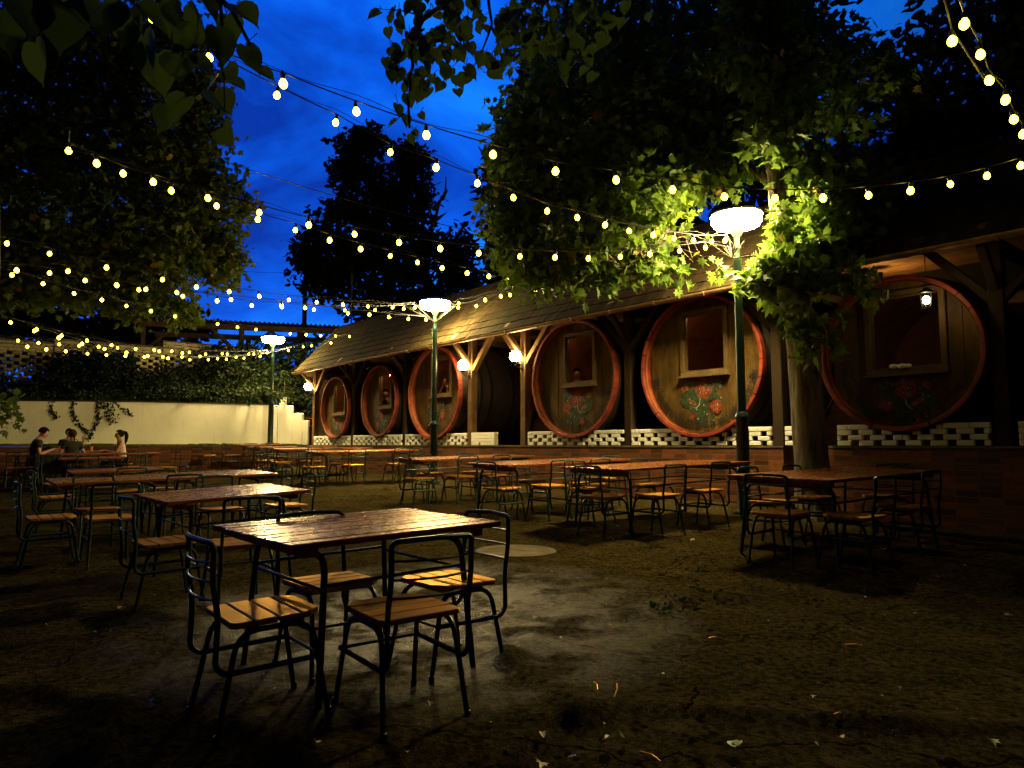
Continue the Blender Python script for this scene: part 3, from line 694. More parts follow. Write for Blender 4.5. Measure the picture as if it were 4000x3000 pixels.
barrel(1, 'second barrel from the left with a dark haired person leaning in its window', (-18.13, -17.50, 2.34, 3.22), 'dyž sa napijem dobrého vina', 200, 338, .075, 2)
barrel(2, 'third barrel from the left half hidden by the middle street lamp post', (-15.38, -14.58, 2.52, 3.40), 'Nědajbože aby luka nebyla zelená žita', 194, 346, .088, 3)
barrel(3, 'fourth barrel with shadowed window standing right of the opening', (-10.38, -9.62, 2.48, 3.42), 'Boženku boženku daj ně takú ženku co by byla pěkna', 192, 348, .092, 4)
barrel(4, 'fifth barrel with bright red flowers crossed by the right street lamp post', (-7.43, -6.64, 2.47, 3.45), 'Ešče byly štyry týdny dohodů už ně milá zakázala pit vodu', 190, 352, .098, 5)
barrel(5, 'sixth barrel in deep shade right of the tree trunk', (-4.29, -3.41, 2.25, 3.23), 'Néni lepši dobré pivo jak od dobrej pani', 205, 350, .088, 6)

# ------------------------------------------------------------------ lamps
def street_lamp(u, v, z0, z1, label, tilt=0, big=1.0):
    t = thing('street_lamp', label, 'street lamp', (u, v, z0), (0, 0, 0), 'dark green street lamps with wide drum heads'); h = z1 - z0; hh = h - .46
    m = MB(); m.lathe([(.16, -.05), (.16, .03), (.10, .05), (.092, .07), (.086, 1.30), (.098, 1.32), (.098, 1.36), (.062, 1.42)], n=20); m.build('base_sleeve', 'lamp_green', t, local=True, smooth=True)
    m = MB(); m.lathe([(.062, 1.40), (.056, hh - .42), (.060, hh - .40), (.060, hh - .37), (.040, hh - .33), (.040, hh + .02)], n=18); m.build('pole', 'lamp_green', t, local=True, smooth=True)
    q = big * .90; m = MB(); m.lathe([(.04, hh - .06), (.10 * q, hh + .03), (.13 * q, hh + .07), (.13 * q, hh + .082)], n=28, cap=True); m.build('lamp_neck', 'lamp_cap', t, local=True, smooth=True)
    m = MB(); m.lathe([(.10 * q, hh + .083), (.28 * q, hh + .092), (.35 * q, hh + .118), (.385 * q, hh + .165), (.392 * q, hh + .265)], n=40); m.lathe([(.392 * q, hh + .265), (0, hh + .266)], n=40)
    m.build('diffuser', 'lamp_glow', t, local=True, smooth=True)
    m = MB(); m.lathe([(.405 * q, hh + .258), (.405 * q, hh + .285), (.37 * q, hh + .315), (.20 * q, hh + .355), (0, hh + .37)], n=40); m.lathe([(.405 * q, hh + .258), (.394 * q, hh + .272), (0, hh + .274)], n=40); m.build('lamp_cap', 'lamp_cap', t, local=True, smooth=True)
    m = MB(); m.tube([(.23 * q, .0, hh + .087), (.23 * q, 0, hh + .076)], .012, 8); m.build('screw', 'dark_metal', t, local=True)
    m = MB()
    for k in range(4): m.tube(arc((0, 0, hh - .22 + k * .014), .048, 0, 2 * math.pi, 12, (1, 0, 0), (0, 1, 0)), .008, 5)
    m.build('tied_cable', 'cable', t, local=True)
    return t
street_lamp(-5.555, 8.807, .262, 4.70, 'largest and nearest street lamp standing left of the tree trunk')
street_lamp(-13.78, 9.074, .345, 4.77, 'middle street lamp in front of the third barrel')
c = at(1067, 1735, 23.3); street_lamp(-23.06, 8.75, 1.235, 4.98, 'farthest street lamp on the ledge before the white wall', big=1.02)
def wall_lamp(u, z, label):
    t = thing('wall_lamp', label, 'wall lamp', (u, PV - .09, z - .16), group='white globe lamps on the shelter posts')
    m = MB(); m.box((0, -.005, -.06), (.07, .02, .22)); m.tube(smooth_path([(0, 0, -.10), (0, -.12, -.12), (0, -.20, -.06), (0, -.20, 0)], .05), .012, 8); m.tube(arc((0, -.09, -.05), .04, 0, 5.5, 10, (0, 1, 0), (0, 0, 1)), .006, 6)
    m.lathe([(.02, -.03), (.075, -.005), (.08, .02), (.05, .03)], (0, -.20, 0), 16); m.build('bracket', 'dark_metal', t, local=True, smooth=True)
    m = MB(); m.ball((0, -.20, .140), .128, 24, 16); m.build('globe', 'globe_glow', t, local=True, smooth=True)
wall_lamp(-22.66, 3.19, 'globe wall lamp on the leftmost shelter post by the white wall')
wall_lamp(-13.71, 3.14, 'globe wall lamp on the post left of the dark opening')
wall_lamp(-11.74, 3.17, 'globe wall lamp on the post right of the dark opening')
# lantern hanging before the sixth barrel's window
c = onv(3618, 1172, 9.62); t = thing('hanging_lantern', 'small hanging lantern in front of the sixth barrel window', 'lantern', c)
m = MB(); m.lathe([(0, .165), (.03, .15), (.085, .105), (.09, .09), (.07, .085)], n=6); m.lathe([(.05, -.125), (.055, -.11), (.045, -.09)], n=6, cap=True)
for k in range(6): a = k * math.pi / 3; m.tube([(.047 * math.cos(a), .047 * math.sin(a), -.10), (.068 * math.cos(a), .068 * math.sin(a), .09)], .005, 5)
m.build('cage', 'dark_metal', t, local=True); m = MB(); m.ball((0, 0, 0.0), .042, 12, 8, (1, 1, 1.3)); m.build('bulb', 'lantern_glow', t, local=True, smooth=True)
m = MB(); m.tube([(0, 0, .16), (0, .03, 3.66 - c.z)], .004, 5); m.build('chain', 'dark_metal', t, local=True)
# the ceiling light behind the top of the sixth barrel
t = thing('ceiling_lamp', 'lamp hidden behind the top of the sixth barrel lighting the ceiling boards', 'ceiling lamp', (-4.65, 11.35, 3.78))
m = MB(); m.box((0, 0, .05), (.05, .05, .16)); m.lathe([(.05, -.02), (.06, 0), (.04, .02)], n=12, cap=True); m.build('socket', 'dark_metal', t, local=True); m = MB(); m.ball((0, 0, -.05), .05, 14, 10); m.build('bulb', 'ceiling_glow', t, local=True, smooth=True)

m_emit('inner_glow', (1.0, .62, .22), 130)
for k, (u_, z_, wd) in enumerate([(-20.72, 3.14, 'first'), (-17.82, 3.25, 'second'), (-14.98, 3.44, 'third'), (-10.35, 3.50, 'fourth'), (-7.35, 3.52, 'fifth')]):
    t = thing('barrel_lamp', 'small warm lamp glowing out of sight inside the %s barrel from the left' % wd, 'lamp', (u_, 10.20, z_))
    m = MB(); m.lathe([(.03, .02), (.045, .03), (.02, .06)], n=10, cap=True); m.build('socket', 'dark_metal', t, local=True); m = MB(); m.ball((0, 0, -.01), .032, 10, 8); m.build('bulb', 'inner_glow', t, local=True, smooth=True)

# ------------------------------------------------------------------ festoon lights
bulbmesh = None; sockmesh = None
def festoon(label, pts, D0, D1, pre=None, post=None, off=()):
    global bulbmesh, sockmesh
    xs = [0.0]
    for p, q in zip(pts[:-1], pts[1:]): xs.append(xs[-1] + math.hypot(q[0] - p[0], q[1] - p[1]))
    tot = xs[-1] or 1
    P = [atd(p[0], p[1], 1 / ((1 / D0) * (1 - x / tot) + (1 / D1) * (x / tot))) for p, x in zip(pts, xs)]
    t = thing('string_lights', label, 'string lights', P[0], group='strings of round bulbs over the beer garden')
    top = [p + Vector((0, 0, .085)) for p in P]
    line = ([pre] if pre else []) + top + ([post] if post else [])
    full = []
    for a, b in zip(line[:-1], line[1:]):
        n = 5
        for k in range(n): f = k / n; full.append(a.lerp(b, f) - Vector((0, 0, .02 * (a - b).length * f * (1 - f))))
    full.append(line[-1])
    m = MB(); m.tube(full, .0055, 5); m.tube([p + Vector((0, 0, .03 + .02 * math.sin(i * .7))) for i, p in enumerate(full)], .0025, 4); m.build('cable', 'cable', t)
    for k, p in enumerate(P):
        if bulbmesh is None:
            m = MB(); m.lathe([(0, -.038), (.012, -.036), (.024, -.026), (.0315, -.010), (.032, .004), (.026, .020), (.016, .034), (.013, .04)], n=14)
            b = m.build('bulb', 'bulb_glow', t, local=True, smooth=True); bulbmesh = b.data
            m = MB(); m.lathe([(.013, .036), (.019, .038), (.020, .075), (.012, .084), (.006, .10)], n=10, cap=True); s_ = m.build('socket', 'socket', b, local=True, smooth=True); sockmesh = s_.data
        else:
            b = bpy.data.objects.new('bulb', bulbmesh); COL.objects.link(b); b.parent = t
            s_ = bpy.data.objects.new('socket', sockmesh); COL.objects.link(s_); s_.parent = b
        b.location = p - P[0]
        b.rotation_euler = (random.uniform(-.22, .22), random.uniform(-.22, .22), 0); b.scale = (random.uniform(.84, .98),) * 3
    return t
LR = Vector((-5.555, 8.807, 4.02)); LM = Vector((-13.78, 9.074, 4.09)); LL = Vector((-23.06, 8.75, 4.29))
festoon('upper string from the top left leaves across the maple to the right edge', [(329, 39), (452, 125), (612, 181), (770, 241), (921, 292), (1065, 334), (1200, 370), (1331, 389), (1453, 410), (1565, 425), (1674, 429), (1778, 428), (1876, 422), (1967, 412), (2053, 398), (2132, 380), (2205, 358)], 5.0, 6.7, pre=atd(150, -60, 4.6), post=atd(2330, 310, 6.8))
festoon('string just below the upper one ending at the nearest street lamp', [(598, 206), (725, 265), (843, 329), (942, 362), (1031, 396), (1109, 427), (1182, 456), (1247, 470), (1307, 486), (1359, 499), (1411, 508), (1456, 515), (1498, 520), (1537, 522), (1566, 520)], 5.9, 9.8, pre=atd(380, 70, 5.2), post=LR)
festoon('string sloping from the left maple down towards the shelter roof', [(148, 326), (266, 375), (370, 412), (468, 445), (557, 474), (638, 497), (712, 519), (779, 538), (843, 553), (902, 567), (955, 579), (1009, 590), (1056, 597), (1097, 606)], 6.8, 11.5, pre=atd(150, 280, 6.7), post=atd(1210, 622, 12.5))
festoon('long string crossing before the dark middle tree to the nearest street lamp', [(209, 353), (331, 393), (449, 428), (560, 459), (667, 486), (766, 506), (862, 524), (951, 537), (1034, 547), (1123, 554), (1199, 556), (1271, 558), (1340, 555), (1404, 549), (1468, 542), (1524, 535)], 6.8, 9.8, pre=atd(90, 310, 6.5), post=LR)
festoon('highest string running to the middle street lamp from the left', [(15, 526), (107, 548), (230, 578), (351, 604), (424, 620), (495, 630), (560, 640), (624, 648), (684, 653), (741, 658), (795, 662), (848, 664), (896, 665)], 9, 16, pre=atd(-60, 508, 8.8), post=LM)
festoon('middle string running to the middle street lamp from the left', [(147, 586), (252, 616), (315, 625), (382, 632), (469, 650), (544, 660), (609, 663), (678, 669), (745, 670), (810, 670), (872, 667)], 9.5, 16, pre=atd(60, 560, 9), post=LM)
festoon('lowest string running to the middle street lamp from the left', [(36, 584), (107, 590), (184, 606), (300, 626), (395, 640), (499, 647), (608, 659), (659, 665), (752, 677), (798, 680), (840, 685), (882, 689), (920, 691)], 9.5, 16.2, pre=atd(-60, 566, 9), post=LM)
festoon('long far string under the left maple reaching the roof corner', [(26, 594), (93, 613), (160, 634), (220, 648), (273, 661), (326, 672), (378, 683), (426, 693), (470, 700), (513, 707), (553, 712), (627, 721), (661, 723), (693, 725), (725, 726), (755, 727)], 11.5, 22, pre=atd(-60, 570, 11), post=Vector((-22.6, 10.3, 4.75)))
festoon('top string in the bundle fastened to the farthest street lamp', [(23, 697), (79, 712), (133, 725), (188, 736), (241, 746), (293, 754), (344, 759), (394, 763), (444, 765), (491, 765), (537, 765), (577, 762)], 13, 22.8, pre=atd(-60, 680, 12.5), post=LL)
festoon('second string in the bundle fastened to the farthest street lamp', [(74, 715), (127, 730), (177, 743), (226, 754), (273, 762), (319, 769), (363, 774), (410, 777), (450, 777), (489, 776), (527, 774)], 13, 22.5, pre=atd(-60, 690, 12.5), post=LL)
festoon('third string in the bundle fastened to the farthest street lamp', [(39, 736), (83, 741), (128, 744), (171, 747), (213, 749), (254, 751), (333, 756), (371, 759), (409, 761), (480, 764), (548, 765)], 15, 22.6, pre=atd(-60, 730, 14), post=LL)
festoon('lowest string in the bundle fastened to the farthest street lamp', [(59, 749), (100, 755), (142, 759), (189, 764), (230, 767), (271, 769), (312, 771), (352, 771), (393, 771), (432, 770), (470, 775), (510, 772), (562, 770)], 15, 22.6, pre=atd(-60, 738, 14), post=LL)
festoon('short string from the farthest street lamp up to the shelter roof', [(623, 757), (655, 749), (673, 747), (715, 741)], 23, 22.4, pre=LL, post=Vector((-22.7, 10.2, 4.55)))
festoon('string rising from the middle street lamp over the roof into the maple', [(991, 655), (1048, 648), (1102, 637), (1157, 626), (1209, 611)], 15.2, 11.6, pre=LM, post=atd(1300, 585, 10.8))
festoon('shorter string right of the middle street lamp before the roof', [(990, 664), (1029, 661), (1082, 640), (1136, 609), (1174, 614)], 15.4, 12, pre=LM, post=atd(1260, 600, 11))
festoon('bright close string hanging in the top right corner', [(2083, 52), (2118, 118), (2137, 174), (2172, 216), (2190, 258), (2210, 290)], 4.2, 5.6, pre=atd(2060, -40, 4.0), post=atd(2240, 350, 6))
festoon('single close bulb on its own cable in the top right corner', [(2057, 89), (2113, 126)][:1], 4.3, 4.3, pre=atd(2033, -30, 4.1), post=atd(2125, 170, 4.9))

# ------------------------------------------------------------------ tables
def make_table(L, W, label):
    t = thing('garden_table', label, 'table', (0, 0, 0), group='wet slatted wooden tables of the beer garden')
    m = MB(); n = 10 if W < 1.0 else 11; w = W / n
    for k in range(n):
        x = -W / 2 + w * (k + .5); m.box((x, random.uniform(-.008, .008), .755 + random.uniform(-.002, .002)), (w - .013, L, .030), Matrix.Rotation(random.uniform(-.012, .012), 3, 'Y'))
    m.build('tabletop', 'table_wood', t, local=True, bevel=.004)
    for sy in (-1, 1):
        m = MB(); m.box((0, sy * (L / 2 - .13), .716), (W - .10, .075, .044)); m.build('batten', 'table_wood', t, local=True, bevel=.004)
        m = MB(); y = sy * (L / 2 - .22); x = W / 2 - .09
        m.tube(smooth_path([(-x - .05, y + sy * .05, .0), (-x, y, .682), (x, y, .682), (x + .05, y + sy * .05, .0)], .09, 5), .0165, 10); m.build('leg_frame', 'steel_green', t, local=True, smooth=True)
        m = MB(); m.tube([(-x - .015, y + sy * .012, .53), (x + .015, y + sy * .012, .53)], .009, 6); m.build('crossbar', 'steel_green', t, local=True, smooth=True)
    for sx in (-1, 1):
        x = sx * (W / 2 - .09 + .012); m = MB(); m.tube([(x, -L / 2 + .215, .55), (x, L / 2 - .215, .55)], .009, 6); m.build('stretcher', 'steel_green', t, local=True, smooth=True)
    return t
TLAB = {'T1': 'nearest wet slatted table with glittering drops', 'T2': 'second slatted table just behind the nearest one on the left', 'T4': 'slatted table fourth from the front in the left row', 'T5': 'slatted table fifth from the front in the left row, before the drinkers',
 'TP': 'far slatted table with orange cups where the drinkers sit', 'T7': 'reddish slatted table right of the nearest street lamp', 'T6': 'reddish slatted table just left of the nearest street lamp', 'T8': 'slatted table second left of the nearest street lamp', 'T9': 'slatted table just right of the middle street lamp',
 'T10': 'long reddish slatted table left of the middle street lamp', 'T11': 'slatted table behind the long reddish one under the first barrels', 'T12': 'shiny slatted table second from the far wall in the back row', 'T13': 'small far slatted table below the farthest street lamp'}
PROTO = {}
def put_table(c, L, W, r, tu, tv, label):
    key = (L, W) if W < 1 else (2.46, 1.05)
    p = PROTO.get(key) or PROTO.setdefault(key, make_table(*key, label))
    rot = (math.atan(tv), -math.atan(tu), r)
    if not p.get('used'): p['used'] = 1; p.location = c; p.rotation_euler = rot; p['label'] = label; return p
    return dup(p, c, rot, label)
for nm, t in TB.items():
    if nm in ('T3', 'T0', 'T0L'):
        e2 = Vector((-math.sin(t['r']), math.cos(t['r']), t['tv']))
        for sg, w in ((-1, 'left'), (1, 'right')):
            lab = {'T3': 'slatted table third from the front in the left row, %s half of a joined pair', 'T0': 'far slatted table before the drinkers, %s one of the long pair', 'T0L': 'far slatted table at the left picture edge, %s one of two'}[nm] % w
            put_table(t['c'] + e2 * (sg * .626), 1.24, .97, t['r'], t['tu'], t['tv'], lab)
    else: put_table(t['c'], t['L'], t['W'], t['r'], t['tu'], t['tv'], TLAB[nm])
for o in list(COL.objects):
    if 'used' in o: del o['used']

# ------------------------------------------------------------------ chairs
def make_chair(label):
    t = thing('garden_chair', label, 'chair', (0, 0, 0), group='green tube framed slatted chairs of the beer garden')
    m = MB(); ys = [-.205, -.102, .0, .102, .205]
    for k in range(4):
        y0, y1 = ys[k] + .005, ys[k + 1] - .005; x = .205; dz = random.uniform(-.001, .001)
        if k == 3: pl = [(-x, y0), (x, y0), (x, y1 - .06), (x - .06, y1), (-x + .06, y1), (-x, y1 - .06)]
        elif k == 0: pl = [(-x + .02, y0), (x - .02, y0), (x, y0 + .02), (x, y1), (-x, y1), (-x, y0 + .02)]
        else: pl = [(-x, y0), (x, y0), (x, y1), (-x, y1)]
        m.prism(pl, 'z', .438 + dz, .464 + dz)
    seat = m.build('seat', 'seat_wood', t, local=True, bevel=.004)
    m = MB(); m.box((0, -.10, .427), (.34, .05, .022)); m.box((0, .10, .427), (.34, .05, .022)); m.build('batten', 'seat_wood', seat, local=True)
    for s_ in (-1, 1):
        x = .185 * s_; m = MB()
        m.tube(smooth_path([(x * 1.12, -.255, 0), (x * .97, -.165, .418), (x * .97, .155, .418), (x * 1.12, .225, 0)], .09, 5), .0125, 8); m.build('side_frame', 'steel_green', t, local=True, smooth=True)
        
        for yy in (.225, -.255): m = MB(); m.lathe([(.014, .0), (.0155, .006), (.0155, .03), (.0125, .032)], (x * 1.12, yy, 0), 8, cap=True); m.build('foot_cap', 'socket', t, local=True)
    x = .200; m = MB()
    side = [(x, .195, .262), (x, -.225, .262), (x, -.262, .30), (x, -.252, .50), (x - .002, -.276, .64), (x, -.272, .785)]
    loop = side + [(x - .02, -.284, .802), (0, -.314, .810)]
    pts = loop + [(-p[0], p[1], p[2]) for p in loop[:-1][::-1]]
    m.tube(smooth_path(pts, .055, 4), .0125, 8); m.build('back_frame', 'steel_green', t, local=True, smooth=True)
    for z, y in ((.722, -.276), (.645, -.274), (.568, -.264)):
        m = MB(); m.tube([(x * q, y - .035 * (1 - q * q), z - .004 * (1 - q * q)) for q in np.linspace(-1, 1, 9)], .0055, 6); m.build('back_rod', 'steel_green', t, local=True, smooth=True)
    m = MB(); m.tube([(-.195, .19, .262), (.195, .19, .262)], .008, 6); m.build('stretcher', 'steel_green', t, local=True, smooth=True)
    return t
protoC = None
ROT = {'N': 0, 'S': math.pi, 'W': math.pi / 2, 'E': -math.pi / 2}
def put_chair(p, face, label, jit=0.05):
    global protoC
    r = ROT[face] + random.uniform(-jit, jit); rot = (.02, 0, r); p = Vector((p[0], p[1], gz(p[0], p[1]) + .002))
    if protoC is None: protoC = make_chair(label); protoC.location = p; protoC.rotation_euler = rot; return protoC
    return dup(protoC, p, rot, label)
def seat_at(px, py):
    z = .47
    for _ in range(6): p = onz(px, py, z); z = gz(p.x, p.y) + .452
    return p
def beside(tn, face, px, gap=.20):
    t = TB[tn]; e1 = Vector((math.cos(t['r']), math.sin(t['r']), 0)); e2 = Vector((-e1.y, e1.x, 0)); L, W = t['L'], t['W']
    lo = {'W': (e1 * (W / 2 + gap), e2), 'E': (-e1 * (W / 2 + gap), e2), 'N': (-e2 * (L / 2 + gap), e1), 'S': (e2 * (L / 2 + gap), e1)}[face]
    base = t['c'] + lo[0]; best = None
    for k in np.linspace(-1.6, 1.6, 161):
        p = base + lo[1] * k; y = depth(p); xx = 2000 + F * (sT * p.x + cT * p.y) / (y * cP - sP * (H - .6)); e = abs(xx - px)
        if best is None or e < best[0]: best = (e, p)
    return best[1]
for px, py, f, lab in [(1036, 2384, 'N', 'foremost chair at the left end of the nearest table'), (1561, 2375, 'W', 'foremost chair with its back to us on the right side of the nearest table'), (1738, 2267, 'S', 'chair at the far right end of the nearest table'), (1298, 2273, 'E', 'chair on the far side of the nearest table'),
    (652, 2115, 'N', 'chair at the left end of the second table on the left'), (936, 2118, 'W', 'chair with its back to us between the nearest table and the second one'), (1110, 1972, 'S', 'chair at the right end of the second table on the left'), (868, 1988, 'E', 'chair on the far side of the second table on the left'),
    (203, 2020, 'N', 'chair with bright seat closest to the left edge before the joined tables'), (228, 1941, 'N', 'chair at the left end of the joined pair of tables'), (428, 2022, 'W', 'chair with its back to us at the joined pair of tables'), (383, 1988, 'E', 'chair on the far side of the joined pair, left half')]:
    put_chair(seat_at(px, py), f, lab)
for tn, f, px, lab in [('T3', 'S', 1040, 'chair at the right end of the joined pair of tables'), ('T3', 'E', 640, 'chair on the far side of the joined pair, right half'), ('T3', 'W', 700, 'chair with its back to us at the right half of the joined pair'),
    ('T4', 'S', 640, 'chair at the right end of the fourth table in the left row'), ('T4', 'E', 400, 'chair on the far side of the fourth table in the left row'), ('T4', 'W', 500, 'chair with its back to us at the fourth table in the left row'), ('T4', 'N', 225, 'chair at the left end of the fourth table in the left row'),
    ('T5', 'W', 330, 'chair with its back to us at the fifth table in the left row'), ('T5', 'S', 500, 'chair at the right end of the fifth table in the left row'), ('T0', 'S', 645, 'chair at the right end of the long far pair of tables'), ('T0', 'W', 520, 'chair with its back to us at the long far pair of tables'), ('T0L', 'W', 60, 'chair at the far table by the left picture edge'),
    ('T7', 'N', 3060, 'chair at the left end of the table right of the nearest lamp'), ('T7', 'W', 3330, 'front chair with its back to us right of the nearest lamp'), ('T7', 'W', 3520, 'rear chair with its back to us right of the nearest lamp'), ('T7', 'E', 3020, 'first wall side chair right of the nearest lamp'), ('T7', 'E', 3190, 'wall side chair before the tree trunk'), ('T7', 'S', 3460, 'chair at the wall end of the table before the tree trunk'),
    ('T6', 'N', 2365, 'chair at the near end of the table left of the nearest lamp'), ('T6', 'W', 2560, 'middle chair with its back to us left of the nearest lamp'), ('T6', 'W', 2740, 'chair with its back to us nearest to the lamp post base'), ('T6', 'E', 2310, 'first far side chair left of the nearest lamp'), ('T6', 'E', 2560, 'second far side chair left of the nearest lamp'),
    ('T8', 'N', 1965, 'chair at the near end of the table second left of the nearest lamp'), ('T8', 'W', 2140, 'chair with its back to us at the second table left of the nearest lamp'), ('T8', 'E', 2080, 'far side chair at the second table left of the nearest lamp'), ('T8', 'S', 2340, 'wall end chair at the second table left of the nearest lamp'), ('T8', 'W', 2290, 'rear right side chair at the second table left of the nearest lamp'),
    ('T9', 'N', 1640, 'chair at the near end of the table beside the middle lamp'), ('T9', 'W', 1790, 'chair with its back to us at the table beside the middle lamp'), ('T9', 'W', 1920, 'rear chair with its back to us at the table beside the middle lamp'), ('T9', 'E', 1680, 'far side chair at the table beside the middle lamp'), ('T9', 'E', 1850, 'second far side chair at the table beside the middle lamp'),
    ('T10', 'N', 1230, 'chair with pale seat at the near end of the long reddish table'), ('T10', 'W', 1372, 'first chair with its back to us at the long reddish table'), ('T10', 'W', 1545, 'second chair with its back to us at the long reddish table'), ('T10', 'E', 1330, 'far side chair at the long reddish table'), ('T10', 'S', 1590, 'chair at the wall end of the long reddish table'),
    ('T11', 'N', 1100, 'chair at the near end of the table behind the long reddish one'), ('T11', 'W', 1210, 'chair with its back to us behind the long reddish table'), ('T11', 'E', 1200, 'far side chair behind the long reddish table'), ('T12', 'N', 1045, 'chair at the near end of the shiny back row table'), ('T12', 'E', 1100, 'far side chair at the shiny back row table'),
    ('T13', 'N', 912, 'chair at the left of the small far table below the farthest lamp'), ('T13', 'E', 990, 'chair behind the small far table below the farthest lamp'), ('T13', 'W', 1052, 'chair before the small far table below the farthest lamp')]:
    put_chair(beside(tn, f, px, .02 + random.uniform(-.05, .07)), f, lab)
p = onv(810, 1800, 4.6); r = ray(810, 1800); p = Vector((0, 0, H)) + r * (-22.45 / r.x); put_chair(p, 'E', 'lone chair standing against the low brown tile wall', .02)

# ------------------------------------------------------------------ foliage
def half_to_leaf(half):
    R_ = np.array(half, float); L_ = R_.copy(); L_[:, 0] *= -1; return R_, L_[::-1]
MAPLE = half_to_leaf([(0, 0), (.30, -.10), (.22, .12), (.54, .22), (.33, .36), (.42, .64), (.17, .52), (0, 1.0)])
LINDEN = half_to_leaf([(0, .04), (.14, -.06), (.33, -.03), (.46, .16), (.46, .38), (.33, .62), (.15, .80), (.04, .92), (0, 1.06)])
OVAL = half_to_leaf([(0, 0), (.28, .12), (.34, .45), (.2, .8), (0, 1.0)])
def leaf_mesh(name, shape, P, tip, nrm, size, mat, fold=.22, curl=.25):
    n = len(P); tip = tip / np.linalg.norm(tip, axis=1, keepdims=True)
    side = np.cross(tip, nrm); side /= np.linalg.norm(side, axis=1, keepdims=True) + 1e-9; nn = np.cross(side, tip)
    Vs = []; k = len(shape[0])
    fo = fold * RNG.uniform(.2, 1.6, n); cu = curl * RNG.uniform(-.3, 1.5, n)
    for half in shape:
        x, y = half[:, 0], half[:, 1]
        z = fo[:, None] * np.abs(x)[None] - cu[:, None] * (y ** 2)[None]
        Vs.append(P[:, None, :] + size[:, None, None] * (side[:, None, :] * x[None, :, None] + tip[:, None, :] * y[None, :, None] + nn[:, None, :] * z[:, :, None]))
    # weld midrib: share island by using one vertex block with both halves
    V = np.concatenate(Vs, 1)  # n, 2k, 3
    base = (np.arange(n) * 2 * k)[:, None]
    h1 = base + np.arange(k)[None]
    h2 = base + np.concatenate([[k - 1], k + np.arange(1, k - 1), [0]])[None]
    loops = np.stack([h1, h2], 1).reshape(-1); m = 2 * n
    keep = V.reshape(-1, 3)
    me = np_mesh(name, keep, loops, np.arange(m) * k, np.full(m, k), mat)
    return me
def obj_from(me, name, parent=None):
    o = bpy.data.objects.new(name, me); COL.objects.link(o)
    if parent is not None:
        o.parent = parent; o.matrix_parent_inverse = Matrix.Translation(-parent.location)
    return o
def unit(v): return v / (np.linalg.norm(v, axis=-1, keepdims=True) + 1e-9)
def blob_twigs(blobs, shell=.55):
    C, Rr, N = [], [], []
    for px, py, D, rx, ry, n in blobs:
        c = np.array(at(px, py, D)); a, b = rx * D / F, ry * D / F
        d = unit(RNG.normal(size=(n, 3))); r = RNG.uniform(shell, 1.0, n) ** .7
        off = d * r[:, None] * np.array([a, min(a, 1.2 * (a + b) / 2), b])
        C.append(c + off); N.append(d)
    return np.concatenate(C), np.concatenate(N)
def crown(name, blobs, per, lsize, shape, mat, spread=.28, droop=.45, shell=.5, flat=.8, keepout=None):
    C, N = blob_twigs(blobs, shell)
    dirs = unit(N * np.array([1, 1, .3]) + RNG.normal(size=N.shape) * .55)
    k = RNG.uniform(-1, 1, (len(C), per))
    P = C[:, None, :] + dirs[:, None, :] * (k * spread)[..., None] + RNG.normal(size=(len(C), per, 3)) * (spread * .28)
    P = P.reshape(-1, 3); dd = np.repeat(dirs, per, 0)
    if keepout is not None:
        ok = np.ones(len(P), bool)
        for cx, cy, cz, rr in keepout: ok &= ((P - np.array([cx, cy, cz])) ** 2).sum(1) > rr * rr
        P, dd = P[ok], dd[ok]
    n = len(P)
    tip = unit(dd * .7 + RNG.normal(size=(n, 3)) * .75 + np.array([0, 0, -droop]))
    nrm = unit(np.array([0, 0, flat]) + RNG.normal(size=(n, 3)) * .55)
    return leaf_mesh(name, shape, P, tip, nrm, lsize * RNG.uniform(.55, 1.25, n), mat), C
def limbs(m, pts, r0, r1, n=10, wob=.06):
    P = [Vector(p) for p in pts]; q = smooth_path(P, .6, 4); k = len(q)
    q = [p + Vector((random.uniform(-wob, wob), random.uniform(-wob, wob), 0)) * (0 if i in (0, k - 1) else 1) for i, p in enumerate(q)]
    m.tube(q, [r0 + (r1 - r0) * i / (k - 1) for i in range(k)], n)
def twigs(m, C, starts, r=.012, every=6):
    S_ = np.array(starts)
    for c in C[::every]:
        j = np.argmin(((S_ - c) ** 2).sum(1)); a = Vector(S_[j]); b = Vector(c)
        mid = a.lerp(b, .5) + Vector((random.uniform(-.15, .15), random.uniform(-.15, .15), random.uniform(0, .2))); m.tube([a, mid, b], [r * 1.6, r, r * .4], 4, cap=False)

# the maple in front of the barrels
tb = Vector((-4.79, 9.16, gz(-4.79, 9.16)))
tr = thing('maple_tree', 'leaning maple lit by the nearest street lamp in front of the barrels', 'tree', tb)
ctl = [(3176, 1960, 9.58, .235), (3168, 1780, 9.57, .215), (3152, 1560, 9.56, .215), (3138, 1361, 9.55, .212), (3106, 1181, 9.5, .178), (3088, 1063, 9.45, .155), (3062, 960, 9.42, .132), (3043, 846, 9.4, .118), (3028, 690, 9.4, .110), (3005, 450, 9.4, .10), (2980, 200, 9.5, .09), (2950, -100, 9.8, .07)]
m = MB(); pts = [at(a, b, d) for a, b, d, r in ctl]; pts[0] = Vector((pts[0].x, pts[0].y, tb.z - .1))
NN = 26; vs = []; fine = []
for i in range(len(pts) - 1):
    for j in range(6): f = j / 6; fine.append((pts[i].lerp(pts[i + 1], f), ctl[i][3] * (1 - f) + ctl[i + 1][3] * f))
